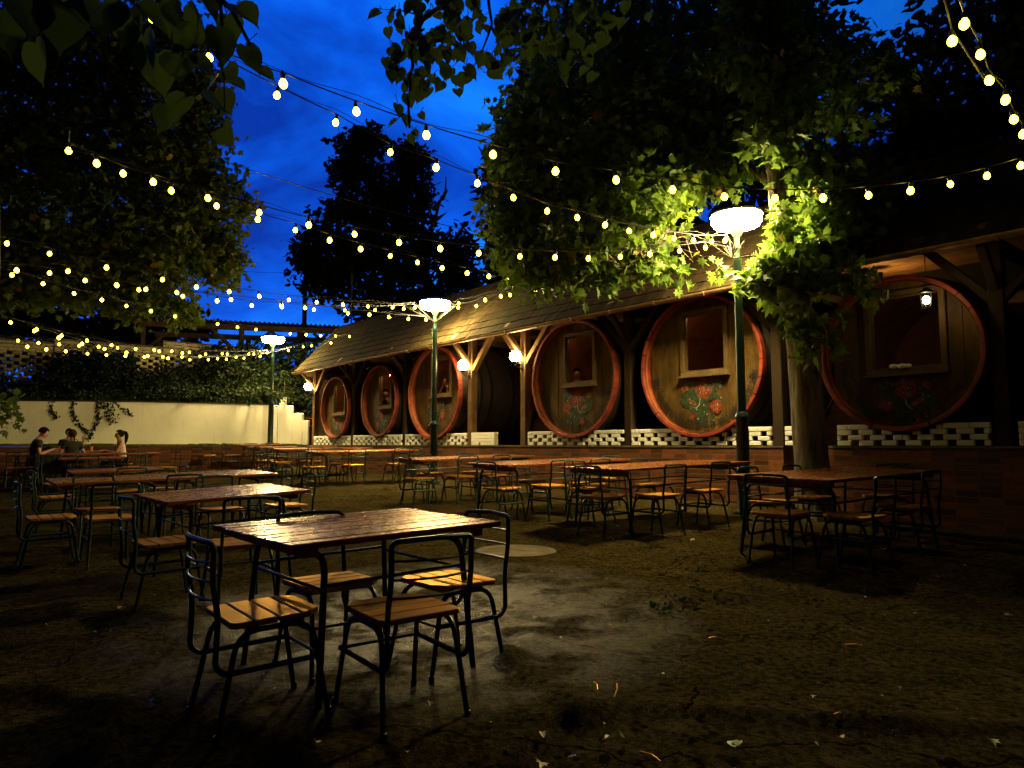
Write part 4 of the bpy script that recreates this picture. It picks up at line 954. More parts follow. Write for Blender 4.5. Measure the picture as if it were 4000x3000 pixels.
for p, r in fine:
    for k in range(NN):
        t = 2 * math.pi * k / NN; rr = r * (1 + .10 * mnoise.noise(Vector((math.cos(t) * 2, math.sin(t) * 2, p.z * .8))) + .05 * mnoise.noise(Vector((math.cos(t) * 7, math.sin(t) * 7, p.z * 2.0)))) * (1 + .35 * math.exp(-max(0, p.z - tb.z) / .12))
        vs.append((p.x + rr * math.cos(t), p.y + rr * math.sin(t), p.z))
m.add(vs, [(i * NN + k, i * NN + (k + 1) % NN, (i + 1) * NN + (k + 1) % NN, (i + 1) * NN + k) for i in range(len(fine) - 1) for k in range(NN)])
m.build('trunk', 'bark', tr, smooth=True)
BL = [(2010, 900, 11.2, 110, 190, 70), (2200, 760, 11.2, 230, 230, 150), (2480, 820, 10.6, 260, 220, 170), (2720, 900, 10.2, 150, 110, 70), (2400, 1010, 10.6, 260, 80, 110), (2150, 1050, 11, 170, 75, 70), (2630, 1000, 10.3, 210, 75, 90), (2800, 1000, 9.7, 120, 50, 20), (2320, 1000, 10.7, 200, 70, 60),
  (2990, 1055, 9.1, 90, 40, 46), (3030, 880, 9.2, 50, 50, 14), (3085, 1095, 9.15, 70, 40, 26), (3105, 1050, 9.72, 120, 95, 130), (2760, 720, 10.2, 150, 45, 24), (2880, 640, 10.2, 220, 110, 60), (3170, 650, 9.3, 110, 70, 34), (3290, 700, 9.6, 170, 90, 44), (3200, 850, 9.65, 80, 120, 44), (3240, 970, 9.6, 90, 80, 32), (3340, 1095, 9.1, 60, 26, 12), (3145, 1265, 8.9, 60, 26, 9), (3170, 1340, 8.95, 24, 60, 4), (3400, 830, 9.6, 100, 80, 30),
  (2250, 500, 11.4, 320, 230, 170), (2600, 520, 11, 300, 260, 170), (2950, 480, 10.4, 260, 170, 110), (2250, 220, 12, 330, 230, 150), (2620, 180, 12, 360, 230, 170), (3000, 160, 11.5, 330, 220, 130), (3300, 330, 11, 210, 200, 80), (3005, 300, 9.0, 90, 170, 44), (3020, 560, 9.0, 60, 60, 12), (2960, 60, 9.2, 120, 120, 40), (2020, 560, 11.6, 110, 200, 60)]
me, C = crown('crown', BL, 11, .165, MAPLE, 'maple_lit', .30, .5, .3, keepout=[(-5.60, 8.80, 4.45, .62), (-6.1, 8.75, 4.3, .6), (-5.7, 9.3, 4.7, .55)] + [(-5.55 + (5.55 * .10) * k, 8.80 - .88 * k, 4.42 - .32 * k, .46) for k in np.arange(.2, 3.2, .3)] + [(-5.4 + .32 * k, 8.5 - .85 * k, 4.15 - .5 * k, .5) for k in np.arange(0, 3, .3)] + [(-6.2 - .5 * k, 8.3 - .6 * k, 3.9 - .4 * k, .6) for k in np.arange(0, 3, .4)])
obj_from(me, 'crown', tr)
m = MB(); ends = []
for chain, r0 in [([(3060, 740, 9.4), (2900, 640, 9.9), (2650, 640, 10.4), (2420, 740, 10.7), (2200, 850, 11)], .075), ([(3040, 560, 9.4), (2800, 400, 10.4), (2450, 350, 11.2), (2150, 450, 11.6)], .07), ([(3050, 680, 9.4), (3180, 600, 9.4), (3330, 640, 9.5), (3420, 800, 9.6)], .045), ([(3085, 980, 9.45), (2980, 1000, 9.2), (2860, 1010, 9.5)], .03),
   ([(3095, 1060, 9.4), (3200, 1010, 9.2), (3330, 1070, 9.0)], .03), ([(2650, 640, 10.4), (2640, 800, 10.4), (2600, 960, 10.3), (2420, 1040, 10.5)], .035), ([(3000, 250, 9.5), (2700, 100, 11), (2350, 120, 12)], .06), ([(3020, 350, 9.4), (3200, 250, 10.5), (3320, 300, 11)], .05), ([(2200, 850, 11), (2120, 980, 11), (2050, 1080, 11)], .025), ([(3120, 1290, 9.4), (3160, 1270, 9.0), (3190, 1250, 8.85)], .012)]:
    P = [at(*p) for p in chain]; limbs(m, P, r0, r0 * .3); q = smooth_path(P, .5, 5); ends += [tuple(x) for x in q]
twigs(m, C, ends, .005, 7); m.build('branches', 'bark', tr, smooth=True)

# the maple on the left
c = at(-330, 1838, 15.5); tl = thing('maple_tree', 'big dark maple filling the upper left above the white wall', 'tree', (c.x, c.y, gz(c.x, c.y)))
BL = [(60, 250, 14.5, 260, 300, 150), (330, 200, 15, 280, 260, 190), (600, 230, 15, 260, 230, 170), (80, 620, 14.5, 250, 330, 170), (360, 620, 15, 280, 330, 210), (640, 640, 15.2, 220, 320, 190), (800, 700, 15.5, 120, 260, 100), (830, 950, 15.7, 110, 150, 80), (600, 960, 15.2, 260, 150, 150), (230, 980, 14.6, 300, 160, 150), (60, 1110, 14.2, 180, 80, 60), (320, 1120, 14.6, 200, 70, 70), (560, 1120, 15, 200, 70, 70), (860, 1060, 16, 80, 70, 34), (690, 1215, 15.2, 60, 35, 18), (470, 1190, 14.8, 110, 40, 24), (950, 800, 16.2, 50, 60, 16), (780, 420, 15.4, 110, 130, 60), (8, 1605, 14, 30, 40, 7)]
me, C = crown('crown', BL, 16, .16, MAPLE, 'maple_leaf', .36, .5, .2); obj_from(me, 'crown', tl)
m = MB(); tbp = tl.location; top = at(-300, 900, 15.3); P = [Vector(tbp) - Vector((0, 0, .1)), at(-320, 1400, 15.4), top, at(-200, 200, 15)]; limbs(m, P, .34, .16, 16, .02); m.build('trunk', 'bark', tl, smooth=True)
m = MB(); ends = []
for chain, r0 in [([(-305, 1000, 15.3), (-50, 880, 15), (250, 950, 15), (560, 1010, 15.2), (800, 1000, 15.6)], .10), ([(-290, 700, 15.2), (100, 620, 15), (450, 640, 15), (760, 720, 15.4)], .10), ([(-250, 400, 15), (150, 300, 15), (500, 230, 15)], .09), ([(560, 1010, 15.2), (650, 1120, 15.2), (690, 1200, 15.2)], .03), ([(-310, 1250, 15.3), (-150, 1400, 14.6), (0, 1570, 14)], .03)]:
    P = [at(*p) for p in chain]; limbs(m, P, r0, r0 * .3); ends += [tuple(x) for x in smooth_path(P, .5, 5)]
twigs(m, C, ends, .009, 6); m.build('branches', 'bark', tl, smooth=True)

# big linden leaves hanging close to the lens
def hang(parent, name, leaves, limbs_, dens):
    P, T, Nn, Sz = [], [], [], []
    m = MB()
    for px, py, D, s_, ang in leaves:
        p = np.array(at(px, py, D)); rt = np.array([sT, cT, 0]); t = rt * math.sin(ang) + np.array([0, 0, -math.cos(ang)])
        t = t + np.array([cT, -sT, 0]) * random.uniform(-.45, .45)
        nn = np.array([cT, -sT, 0]) * random.uniform(.5, 1) + rt * random.uniform(-.8, .8) + np.array([0, 0, random.uniform(.1, .8)])
        s_ *= .86; P.append(p - t / np.linalg.norm(t) * s_ * .5); T.append(t); Nn.append(nn); Sz.append(s_)
        a = Vector(P[-1]); b = a + Vector((random.uniform(-.03, .03), random.uniform(-.03, .03), s_ * .45)); m.tube([b, a.lerp(b, .5) + Vector((.004, 0, 0)), a], .0012 + .0004 * D / 3, 4, cap=False)
    me = leaf_mesh(name, LINDEN, np.array(P), np.array(T), np.array(Nn), np.array(Sz), 'linden_leaf', .18, .2)
    obj_from(me, name, parent)
    for ch, r0 in limbs_: limbs(m, [at(*p) for p in ch], r0, r0 * .3, 8, .01)
    m.build('branches', 'bark', parent, smooth=True)
c = at(-190, 1900, 3.3); la = thing('linden_tree', 'linden at the left edge with large dark leaves hanging close overhead', 'tree', (c.x, c.y, 0))
LV = [(965, 45, 1.75, .105, .9), (985, 235, 1.8, .095, .4), (1045, 285, 1.9, .06, 1.1), (870, 185, 1.7, .11, .2), (870, 400, 1.85, .11, .7), (885, 530, 1.9, .09, .5), (690, 430, 1.8, .11, -.5), (640, 470, 1.85, .09, -.2), (560, 220, 1.7, .14, .1), (700, 270, 1.75, .12, .2), (400, 70, 1.6, .15, .3), (500, 120, 1.65, .13, -.3), (640, 70, 1.7, .12, .4), (770, 90, 1.75, .11, .3), (800, 260, 1.8, .08, .8), (830, 330, 1.8, .07, -.6), (620, 290, 1.8, .13, 0), (240, 110, 1.55, .14, -.2), (110, 60, 1.5, .14, .2), (150, 250, 1.6, .12, .1), (720, 160, 1.7, .1, -.7), (905, 110, 1.8, .09, .3), (820, 20, 1.75, .1, .5), (900, 290, 1.85, .08, .6), (300, 30, 1.6, .12, .5), (20, 130, 1.55, .12, 0), (930, 330, 1.9, .07, .9)]
hang(la, 'crown', LV, [([(-190, 300, 3.2), (200, -150, 2.2), (600, -120, 1.8), (900, 10, 1.75), (980, 180, 1.8)], .016), ([(600, -120, 1.8), (700, 120, 1.75), (760, 330, 1.8), (740, 420, 1.85)], .007), ([(200, -150, 2.2), (300, 0, 1.7), (360, 120, 1.6)], .008), ([(860, 0, 1.75), (880, 260, 1.8), (880, 460, 1.87)], .005)], 1)
m = MB(); limbs(m, [Vector((c.x, c.y, -.1)), at(-195, 1200, 3.3), at(-190, 300, 3.2), at(-250, -500, 3.3)], .205, .16, 16, .01); m.build('trunk', 'bark', la, smooth=True)
lb = thing('linden_tree', 'linden behind the viewer with twigs of heart shaped leaves hanging at top centre', 'tree', (1.6, -1.6, 0))
LV = [(1458, 55, 3.1, .085, -1.0), (1530, 480, 3.2, .07, -.9), (1590, 470, 3.2, .075, .2), (1655, 350, 3.2, .07, .5), (1650, 455, 3.2, .05, .6), (1610, 545, 3.2, .07, .1), (1790, 365, 3.3, .07, .3), (1715, 335, 3.2, .08, -.3), (1560, 430, 3.2, .08, .3), (1600, 395, 3.2, .085, .3), (1625, 520, 3.2, .05, .8)]
for bx, by, rx, ry, n in [(1680, 110, 170, 130, 52), (1600, 250, 90, 100, 28), (1640, 330, 70, 60, 10), (1890, 130, 190, 120, 44), (1780, 260, 90, 60, 10), (2080, 120, 150, 110, 26), (2230, 130, 150, 140, 24), (2260, 260, 90, 60, 6), (2400, 60, 150, 60, 9), (1960, 260, 90, 50, 7)]:
    for _ in range(n):
        a = random.uniform(0, 6.28); r_ = math.sqrt(random.random()); LV.append((bx + rx * r_ * math.cos(a), by + ry * r_ * math.sin(a), random.uniform(2.9, 3.6), random.uniform(.06, .095), random.uniform(-.8, .8)))
hang(lb, 'crown', LV, [([(2500, -700, 2.2), (2300, -260, 2.9), (1900, -60, 3.2), (1640, 60, 3.2), (1600, 300, 3.2), (1600, 500, 3.2)], .02), ([(2300, -260, 2.9), (2200, 60, 3.2), (2250, 240, 3.2)], .01), ([(1900, -60, 3.2), (1930, 140, 3.2), (1800, 330, 3.3)], .008), ([(1640, 60, 3.2), (1540, 40, 3.15), (1460, 30, 3.1)], .004)], 1)
m = MB(); limbs(m, [Vector((1.6, -1.6, -.1)), Vector((1.5, -1.5, 2.2)), Vector((1.3, -1.2, 4.2)), Vector((.6, -.4, 4.0)), at(2500, -700, 2.2)], .24, .03, 14, .02); m.build('trunk', 'bark', lb, smooth=True)

# dark trees far behind
def far_tree(label, base, blobs, per=7, size=.42, mat='dark_leaf', group='dark trees behind the garden'):
    t = thing('background_tree', label, 'tree', base, group=group)
    me, C = crown('crown', blobs, per, size, OVAL, mat, .55, .2, .35, .4); obj_from(me, 'crown', t)
    m = MB(); c0 = Vector(base); cs = [at(b[0], b[1], b[2]) for b in blobs]; topz = max(c_.z for c_ in cs); mid = Vector((c0.x, c0.y, (topz - c0.z) * .7 + c0.z))
    m.tube([c0 - Vector((0, 0, .3)), c0.lerp(mid, .5) + Vector((.2, .1, 0)), mid], [.5, .35, .15], 10)
    for c_ in cs: j = c0.lerp(mid, random.uniform(.35, .9)); m.tube([j, j.lerp(c_, .5) + Vector((0, 0, .4)), c_], [.14, .1, .04], 6)
    m.build('trunk', 'bark', t, smooth=True); return t
c = at(1500, 1500, 45)
ct = far_tree('tall dark two lobed tree standing in the middle against the blue sky', (c.x, c.y, 2), [(1400, 600, 45, 95, 85, 110), (1330, 660, 45, 45, 50, 30), (1450, 540, 45, 60, 50, 50), (1610, 640, 45, 75, 75, 80), (1590, 590, 45, 40, 45, 24), (1420, 760, 45, 130, 130, 200), (1590, 790, 45, 110, 150, 180), (1350, 900, 45, 150, 120, 190), (1560, 960, 45, 190, 150, 240), (1280, 1000, 45, 140, 110, 150), (1240, 1080, 45, 100, 90, 90), (1450, 1100, 45, 230, 110, 230), (1700, 1050, 45, 130, 150, 170), (1800, 1010, 46, 75, 110, 80), (1830, 1110, 46, 60, 60, 40), (1560, 1220, 46, 260, 80, 180), (1200, 990, 45, 60, 50, 30)], 8, .40)
m = MB(); b0 = at(1690, 1000, 45)
for ch in [[(1690, 960), (1685, 850), (1672, 760), (1678, 700), (1682, 650)], [(1692, 880), (1715, 800), (1740, 745), (1742, 690)], [(1690, 820), (1730, 770), (1752, 790)], [(1676, 740), (1662, 700)], [(1725, 780), (1750, 740)], [(1700, 860), (1745, 830)]]: m.tube([at(x, y, 44.5) for x, y in ch], [.16] + [.07] * (len(ch) - 2) + [.025], 5)
m.build('bare_branch', 'bark', ct)
for lab, px, D, bl in [('broad black tree rising behind the shelter roof in the right half', 2300, 26, [(2050, 700, 26, 150, 330, 260), (2350, 450, 26, 330, 420, 420), (2300, 950, 26, 330, 300, 300), (2000, 1050, 27, 110, 160, 110), (2450, 150, 26, 260, 200, 160), (1960, 800, 26.5, 70, 150, 50), (2040, 1000, 27, 140, 170, 120), (2150, 330, 26, 160, 160, 80)]),
  ('black tree behind the shelter roof above the nearest street lamp', 2900, 25, [(2800, 350, 25, 350, 400, 420), (2850, 800, 25, 400, 350, 350), (3100, 150, 25, 250, 200, 160), (3150, 600, 25, 280, 350, 260)]),
  ('black tree at the right edge behind the shelter roof', 3850, 22, [(3800, 300, 22, 330, 420, 420), (3750, 800, 22, 380, 330, 330), (4050, 550, 22, 250, 600, 300), (3600, 560, 22, 120, 190, 110), (3540, 830, 22, 160, 170, 120), (3470, 330, 23, 60, 60, 40), (3320, 900, 22.5, 200, 220, 160)]),
  ('dark low trees behind the lattice brick wall on the left', 250, 42, [(0, 1100, 42, 330, 230, 260), (300, 1180, 42, 330, 200, 260), (620, 1270, 42, 230, 110, 170), (100, 800, 42, 420, 300, 300), (150, 1330, 41, 300, 120, 260), (480, 1350, 41, 260, 90, 200), (300, 500, 42, 480, 320, 300), (550, 900, 42, 250, 300, 220)])]:
    c = at(px, 1600, D); far_tree(lab, (c.x, c.y, 1.5), bl, 8, .36 if D < 30 else .45)

# ------------------------------------------------------------------ bank, lattice wall, hedge, pergola, poles
m = MB()
ys = [-40, -12, -8, -4, 0, 4, 8, 12, 16, 40]; xs_ = [-24.0, -24.6, -26, -28, -29.5, -33, -40, -60, -120]; zz = [2.2, 2.3, 2.4, 2.5, 2.6, 2.7, 2.9, 3.2, 4]
vs = [(x, y, z + random.uniform(-.08, .08)) for x, z in zip(xs_, zz) for y in ys]; n = len(ys)
m.add(vs + [(-24.0, y, -.5) for y in ys], [(i * n + k, i * n + k + 1, (i + 1) * n + k + 1, (i + 1) * n + k) for i in range(len(xs_) - 1) for k in range(n - 1)])
tag(m.build('hillside', 'soil'), kind='structure')
m = MB(); m.box2((-120, 13.3, -1), (80, 150, 1.9)); m.box2((-24, 9.99, -1), (-22.97, 13.29, 1.85)); tag(m.build('upper_ground', 'soil'), kind='structure')
lw = thing('lattice_wall', 'tall sandstone lattice brick wall behind the ivy', 'wall', (-29, 0, 3.4))
m = MB(); WX = -29.0
def lat(y0, y1, ztop):
    rows = int((ztop - 2.6) / .115); z = ztop
    for k in range(rows):
        z -= .115
        if k < 3:
            y = y0 - random.uniform(0, .3)
            while y < y1: w = random.uniform(.34, .50); m.box((WX, (max(y, y0) + min(y + w, y1)) / 2, z + .0575), (.24 + random.uniform(0, .02), max(.02, min(y + w, y1) - max(y, y0) - .012), .104)); y += w
        else:
            y = y0 + (.0 if k % 2 else -.21)
            while y < y1:
                a, b = max(y, y0), min(y + .27, y1)
                if b - a > .03: m.box((WX + random.uniform(-.008, .008), (a + b) / 2, z + .0575), (.24, b - a, .104))
                y += .42
A_ = at(48, 1344, 24.4); B_ = at(208, 1344, 24.9); C_ = at(633, 1337, 26.6); E_ = at(1000, 1350, 28.6)
def yof(px): r = ray(px, 1345); return r.y / r.x * WX
lat(yof(-200), yof(208), 4.72); lat(yof(210), yof(632), 4.87); lat(yof(634), yof(1010), 5.13)
m.build('brickwork', 'sandstone', lw, bevel=.008)
m = MB(); m.box2((WX - .15, yof(-200), 4.724), (WX + .15, yof(208), 4.77)); m.box2((WX - .15, yof(210), 4.874), (WX + .15, yof(632), 4.92)); m.box2((WX - .15, yof(634), 5.134), (WX + .15, yof(1010), 5.18)); m.build('coping', 'concrete', lw)
def hedge(name, label, cat, blobs, size, per=8, mat='ivy_leaf', kind=None, spread=.16):
    me, C = crown(name, blobs, per, size, OVAL, mat, spread, .3, .35, .6); o = obj_from(me, name); tag(o, label, cat, kind=kind); return o
hedge('ivy', 'dense dark ivy and shrubs covering the bank behind the white wall', None, [(330, 1440, 24, 140, 80, 170), (270, 1530, 23.4, 220, 60, 200), (430, 1420, 24.2, 110, 70, 120), (480, 1500, 24, 140, 80, 170), (100, 1545, 22.8, 130, 35, 80), (640, 1530, 24.3, 160, 60, 150), (700, 1480, 25, 110, 50, 90), (640, 1470, 25.2, 50, 50, 40), (880, 1450, 25.5, 120, 80, 150), (850, 1540, 24.6, 150, 40, 110), (980, 1400, 26, 120, 60, 110), (1040, 1500, 25.5, 120, 80, 150), (1130, 1420, 26.5, 120, 80, 120), (960, 1545, 24.8, 120, 40, 80), (1170, 1500, 26, 60, 70, 60), (380, 1568, 23.2, 120, 22, 60), (1220, 1380, 27, 80, 50, 60), (20, 1500, 23, 60, 60, 30), (200, 1480, 24, 60, 40, 30), (790, 1410, 26, 20, 50, 14), (30, 1400, 24.5, 40, 70, 30), (330, 1380, 25.5, 130, 50, 130), (420, 1450, 25.5, 150, 80, 170), (860, 1390, 27, 90, 40, 80), (940, 1480, 25, 130, 80, 150), (700, 1540, 24, 260, 40, 170), (1000, 1550, 24, 200, 40, 140), (150, 1520, 23.6, 160, 40, 120), (560, 1555, 23.5, 200, 28, 120), (250, 1460, 25, 80, 60, 70), (120, 1555, 21.8, 150, 22, 90), (380, 1560, 22.4, 160, 22, 100), (40, 1560, 21.2, 90, 22, 60), (330, 1420, 27.5, 150, 70, 120), (560, 1440, 28.2, 160, 80, 150), (760, 1440, 29, 160, 80, 140), (920, 1430, 29.6, 130, 80, 120), (200, 1520, 25.8, 90, 40, 60), (1180, 1560, 25.6, 70, 40, 60), (1210, 1470, 26.5, 60, 60, 60), (1200, 1570, 29, 90, 60, 90), (1205, 1608, 25.6, 45, 40, 60), (1190, 1480, 29.5, 80, 70, 80), (1100, 1360, 29, 130, 50, 110)], .10, 11, kind='stuff')
hedge('shrub_mass', 'dark mass of shrubs behind the lattice wall', None, [(420, 1470, 31, 160, 70, 200), (640, 1480, 31, 160, 70, 200), (860, 1470, 32, 160, 80, 220), (1050, 1470, 32, 120, 80, 160), (1180, 1500, 31, 80, 80, 110), (250, 1540, 30, 200, 30, 130), (600, 1545, 30, 300, 30, 170), (950, 1545, 30, 250, 30, 170)], .24, 8, 'dark_leaf', 'stuff', .4)
t = None
for k, (px, py) in enumerate([(1055, 1580), (1110, 1570), (1010, 1575)]):
    b0 = at(px, py, 24.4); t = thing('conifer_shrub', ['small feathery conifer shrub left of the farthest lamp head', 'small feathery conifer shrub right behind the farthest lamp post', 'low feathery conifer shrub at the ivy edge'][k], 'shrub', b0)
    P, T_ = [], []; h = [1.3, 1.05, .8][k]
    for j in range(420):
        z = random.random() ** .8 * h; a = random.uniform(0, 6.28); r_ = (h - z) * .38 * math.sqrt(random.random()); P.append((b0.x + r_ * math.cos(a), b0.y + r_ * math.sin(a), b0.z + z)); T_.append((math.cos(a), math.sin(a), random.uniform(.1, .9)))
    me = leaf_mesh('foliage', OVAL, np.array(P), np.array(T_), unit(RNG.normal(size=(len(P), 3))), RNG.uniform(.06, .13, len(P)), 'ivy_leaf'); me.name = 'foliage'; obj_from(me, 'foliage', t)
    m = MB(); m.tube([b0 - Vector((0, 0, .2)), b0 + Vector((0, 0, h * .95))], [.03, .008], 6); m.build('stem', 'bark', t)
# ivy trails hanging over the white wall
def wallp(px, py): r = ray(px, py); return Vector((0, 0, H)) + r * ((WV + .03) / r.x)
for k, (lab, ch) in enumerate([('thin ivy trail hanging nearest the left end of the white wall', [(205, 1562), (200, 1600), (215, 1620), (228, 1634)]), ('long ivy trail curving down the white wall', [(285, 1562), (280, 1605), (292, 1630), (310, 1655), (330, 1680), (345, 1688)]), ('thick ivy trail in the middle of the white wall', [(385, 1562), (380, 1610), (382, 1640), (370, 1670), (352, 1700), (340, 1720)]), ('bushy ivy tongue hanging over the white wall top', [(400, 1562), (425, 1600), (432, 1630), (430, 1650)]), ('short ivy tips along the white wall top', [(440, 1562), (480, 1598), (505, 1610), (515, 1622)])]):
    pts = [wallp(*p) for p in ch]; q = smooth_path(pts, .2, 5); P = []
    for a, b in zip(q[:-1], q[1:]):
        for j in range(max(4, int((b - a).length * (70 if k != 3 else 200)))): P.append(a.lerp(b, random.random()) + Vector((random.uniform(0, .06), random.gauss(0, .035 if k != 3 else .10), random.gauss(0, .03))))
    P = np.array([tuple(p) for p in P]); n = len(P)
    t = thing('ivy_trail', lab, 'ivy', pts[0], group='ivy trails on the white wall')
    me = leaf_mesh('leaves', OVAL, P, RNG.normal(size=(n, 3)) * .5 + np.array([.2, 0, -1]), RNG.normal(size=(n, 3)) * .4 + np.array([1, 0, .3]), RNG.uniform(.04, .075, n), 'ivy_leaf'); obj_from(me, 'leaves', t)
    m = MB(); m.tube(q, .006, 5); m.build('stem', 'bark', t)
t = None
a, b = at(544, 1257, 33), at(1318, 1295, 35.4); a.z = 6.95; b.z = 6.95; d = (b - a).normalized(); nb = Vector((-d.y, d.x, 0)) ; nb = nb if depth(nb) > 0 else -nb
pg = thing('pergola', 'dark timber pergola roof beyond the lattice wall', 'pergola', (a.x, a.y, 3.6)); L_ = (b - a).length
m = MB(); m.beam(a, b, .20, .26); m.build('beam', 'timber', pg); m = MB(); m.beam(a + nb * 3.4, b + nb * 3.4, .20, .26); m.build('beam', 'timber', pg)
for k, f in enumerate((.02, .5, .80, 1.02)):
    for o_ in (0, 3.4):
        p = a.lerp(b, f) + nb * o_; m = MB(); m.box2((p.x - .1, p.y - .1, 3.3), (p.x + .1, p.y + .1, p.z - .13)); m.build('post', 'timber', pg)
        for sg in (-1, 1):
            if (k == 0 and sg < 0): continue
            m = MB(); m.beam(p + Vector((0, 0, -1.35)), p + d * (1.35 * sg) + Vector((0, 0, -.14)), .12, .14); m.build('brace', 'timber', pg)
m = MB(); k = 0; x = -0.3
while x < L_ + 2: p = a + d * x + Vector((0, 0, .17)); m.beam(p - nb * .5, p + nb * 4 + Vector((0, 0, .55)), .21, .05); m.tube([p - nb * .52 + Vector((0, 0, .035)), p + nb * 4 + Vector((0, 0, .585))], .055, 6); x += .22
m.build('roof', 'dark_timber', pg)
for lab, px, D, yt, r in [('thick dark utility pole rising behind the pergola', 1185, 42, 1085, .135), ('thin grey flagpole behind the shelter gable', 1369, 38, 1068, .04)]:
    c = at(px, 1400, D); zt = at(px, yt, D).z; m = MB(); m.tube([(c.x, c.y, 2.5), (c.x, c.y, zt)], [r * 1.1, r], 10)
    if r > .1: m.box((c.x, c.y, zt - .5), (.12, 1.4, .12))
    tag(m.build('utility_pole' if r > .1 else 'flagpole', 'dark_metal' if r > .1 else 'concrete'), lab, 'pole')
for lab, A1, B1, sag in [('single black wire crossing the sky above the dark middle tree', (300, 285, 15), (1130, 520, 24), .25), ('thin overhead wire meeting the utility pole', (380, 560, 30), (655, 585, 42), .3)]:
    p, q_ = atd(*A1), atd(*B1); m = MB(); m.tube([p.lerp(q_, k / 16) - Vector((0, 0, sag * 4 * (k / 16) * (1 - k / 16))) for k in range(17)], .012, 4); tag(m.build('overhead_wire', 'cable'), lab, 'wire')

# red slatted benches stacked at the shelter end
for k, (px, py, sx, lab) in enumerate([(1205, 1622, 0, 'upper red slatted bench stacked behind the stepped wall'), (1215, 1650, .15, 'lower red slatted bench under the other by the first post')]):
    b0 = at(px, py, 25.2 - sx); t = thing('red_bench', lab, 'bench', (b0.x, b0.y, b0.z - .30)); t.scale = (.8, .7, .62)
    m = MB()
    for j in range(5): m.box((0, .0 + j * .085, .30 + .0 * j), (1.1, .07, .025))
    m.build('seat', 'red_plastic', t, local=True, bevel=.004); m = MB()
    for j in range(6): m.box((0, .45 + j * .03, .36 + j * .085), (1.1, .025, .07))
    m.build('backrest', 'red_plastic', t, local=True, bevel=.004); m = MB()
    for s_ in (-.5, .5): m.tube(smooth_path([(s_, -.03, 0), (s_, -.03, .29), (s_, .42, .29), (s_, .62, .86)], .06), .018, 8); m.tube([(s_, .40, .29), (s_, .48, 0)], .018, 8)
    m.build('frame', 'red_plastic', t, local=True, smooth=True)

# ------------------------------------------------------------------ people
def skin_mesh(name, V, E_, Rr, mat, sub=1):
    me = bpy.data.meshes.new(name); me.from_pydata([tuple(v) for v in V], E_, []); o = bpy.data.objects.new(name, me); COL.objects.link(o)
    md = o.modifiers.new('Skin', 'SKIN'); md.use_smooth_shade = True
    if not me.skin_vertices: return None
    for k, r in enumerate(Rr): me.skin_vertices[0].data[k].radius = r if isinstance(r, tuple) else (r, r)
    me.skin_vertices[0].data[0].use_root = True
    o.modifiers.new('Sub', 'SUBSURF').levels = sub; o.modifiers['Sub'].render_levels = sub
    dg = bpy.context.evaluated_depsgraph_get(); ne = bpy.data.meshes.new_from_object(o.evaluated_get(dg)); bpy.data.objects.remove(o)
    ne.name = name; ne.materials.clear(); ne.materials.append(MAT[mat]); ne.polygons.foreach_set('use_smooth', [True] * len(ne.polygons)); return ne
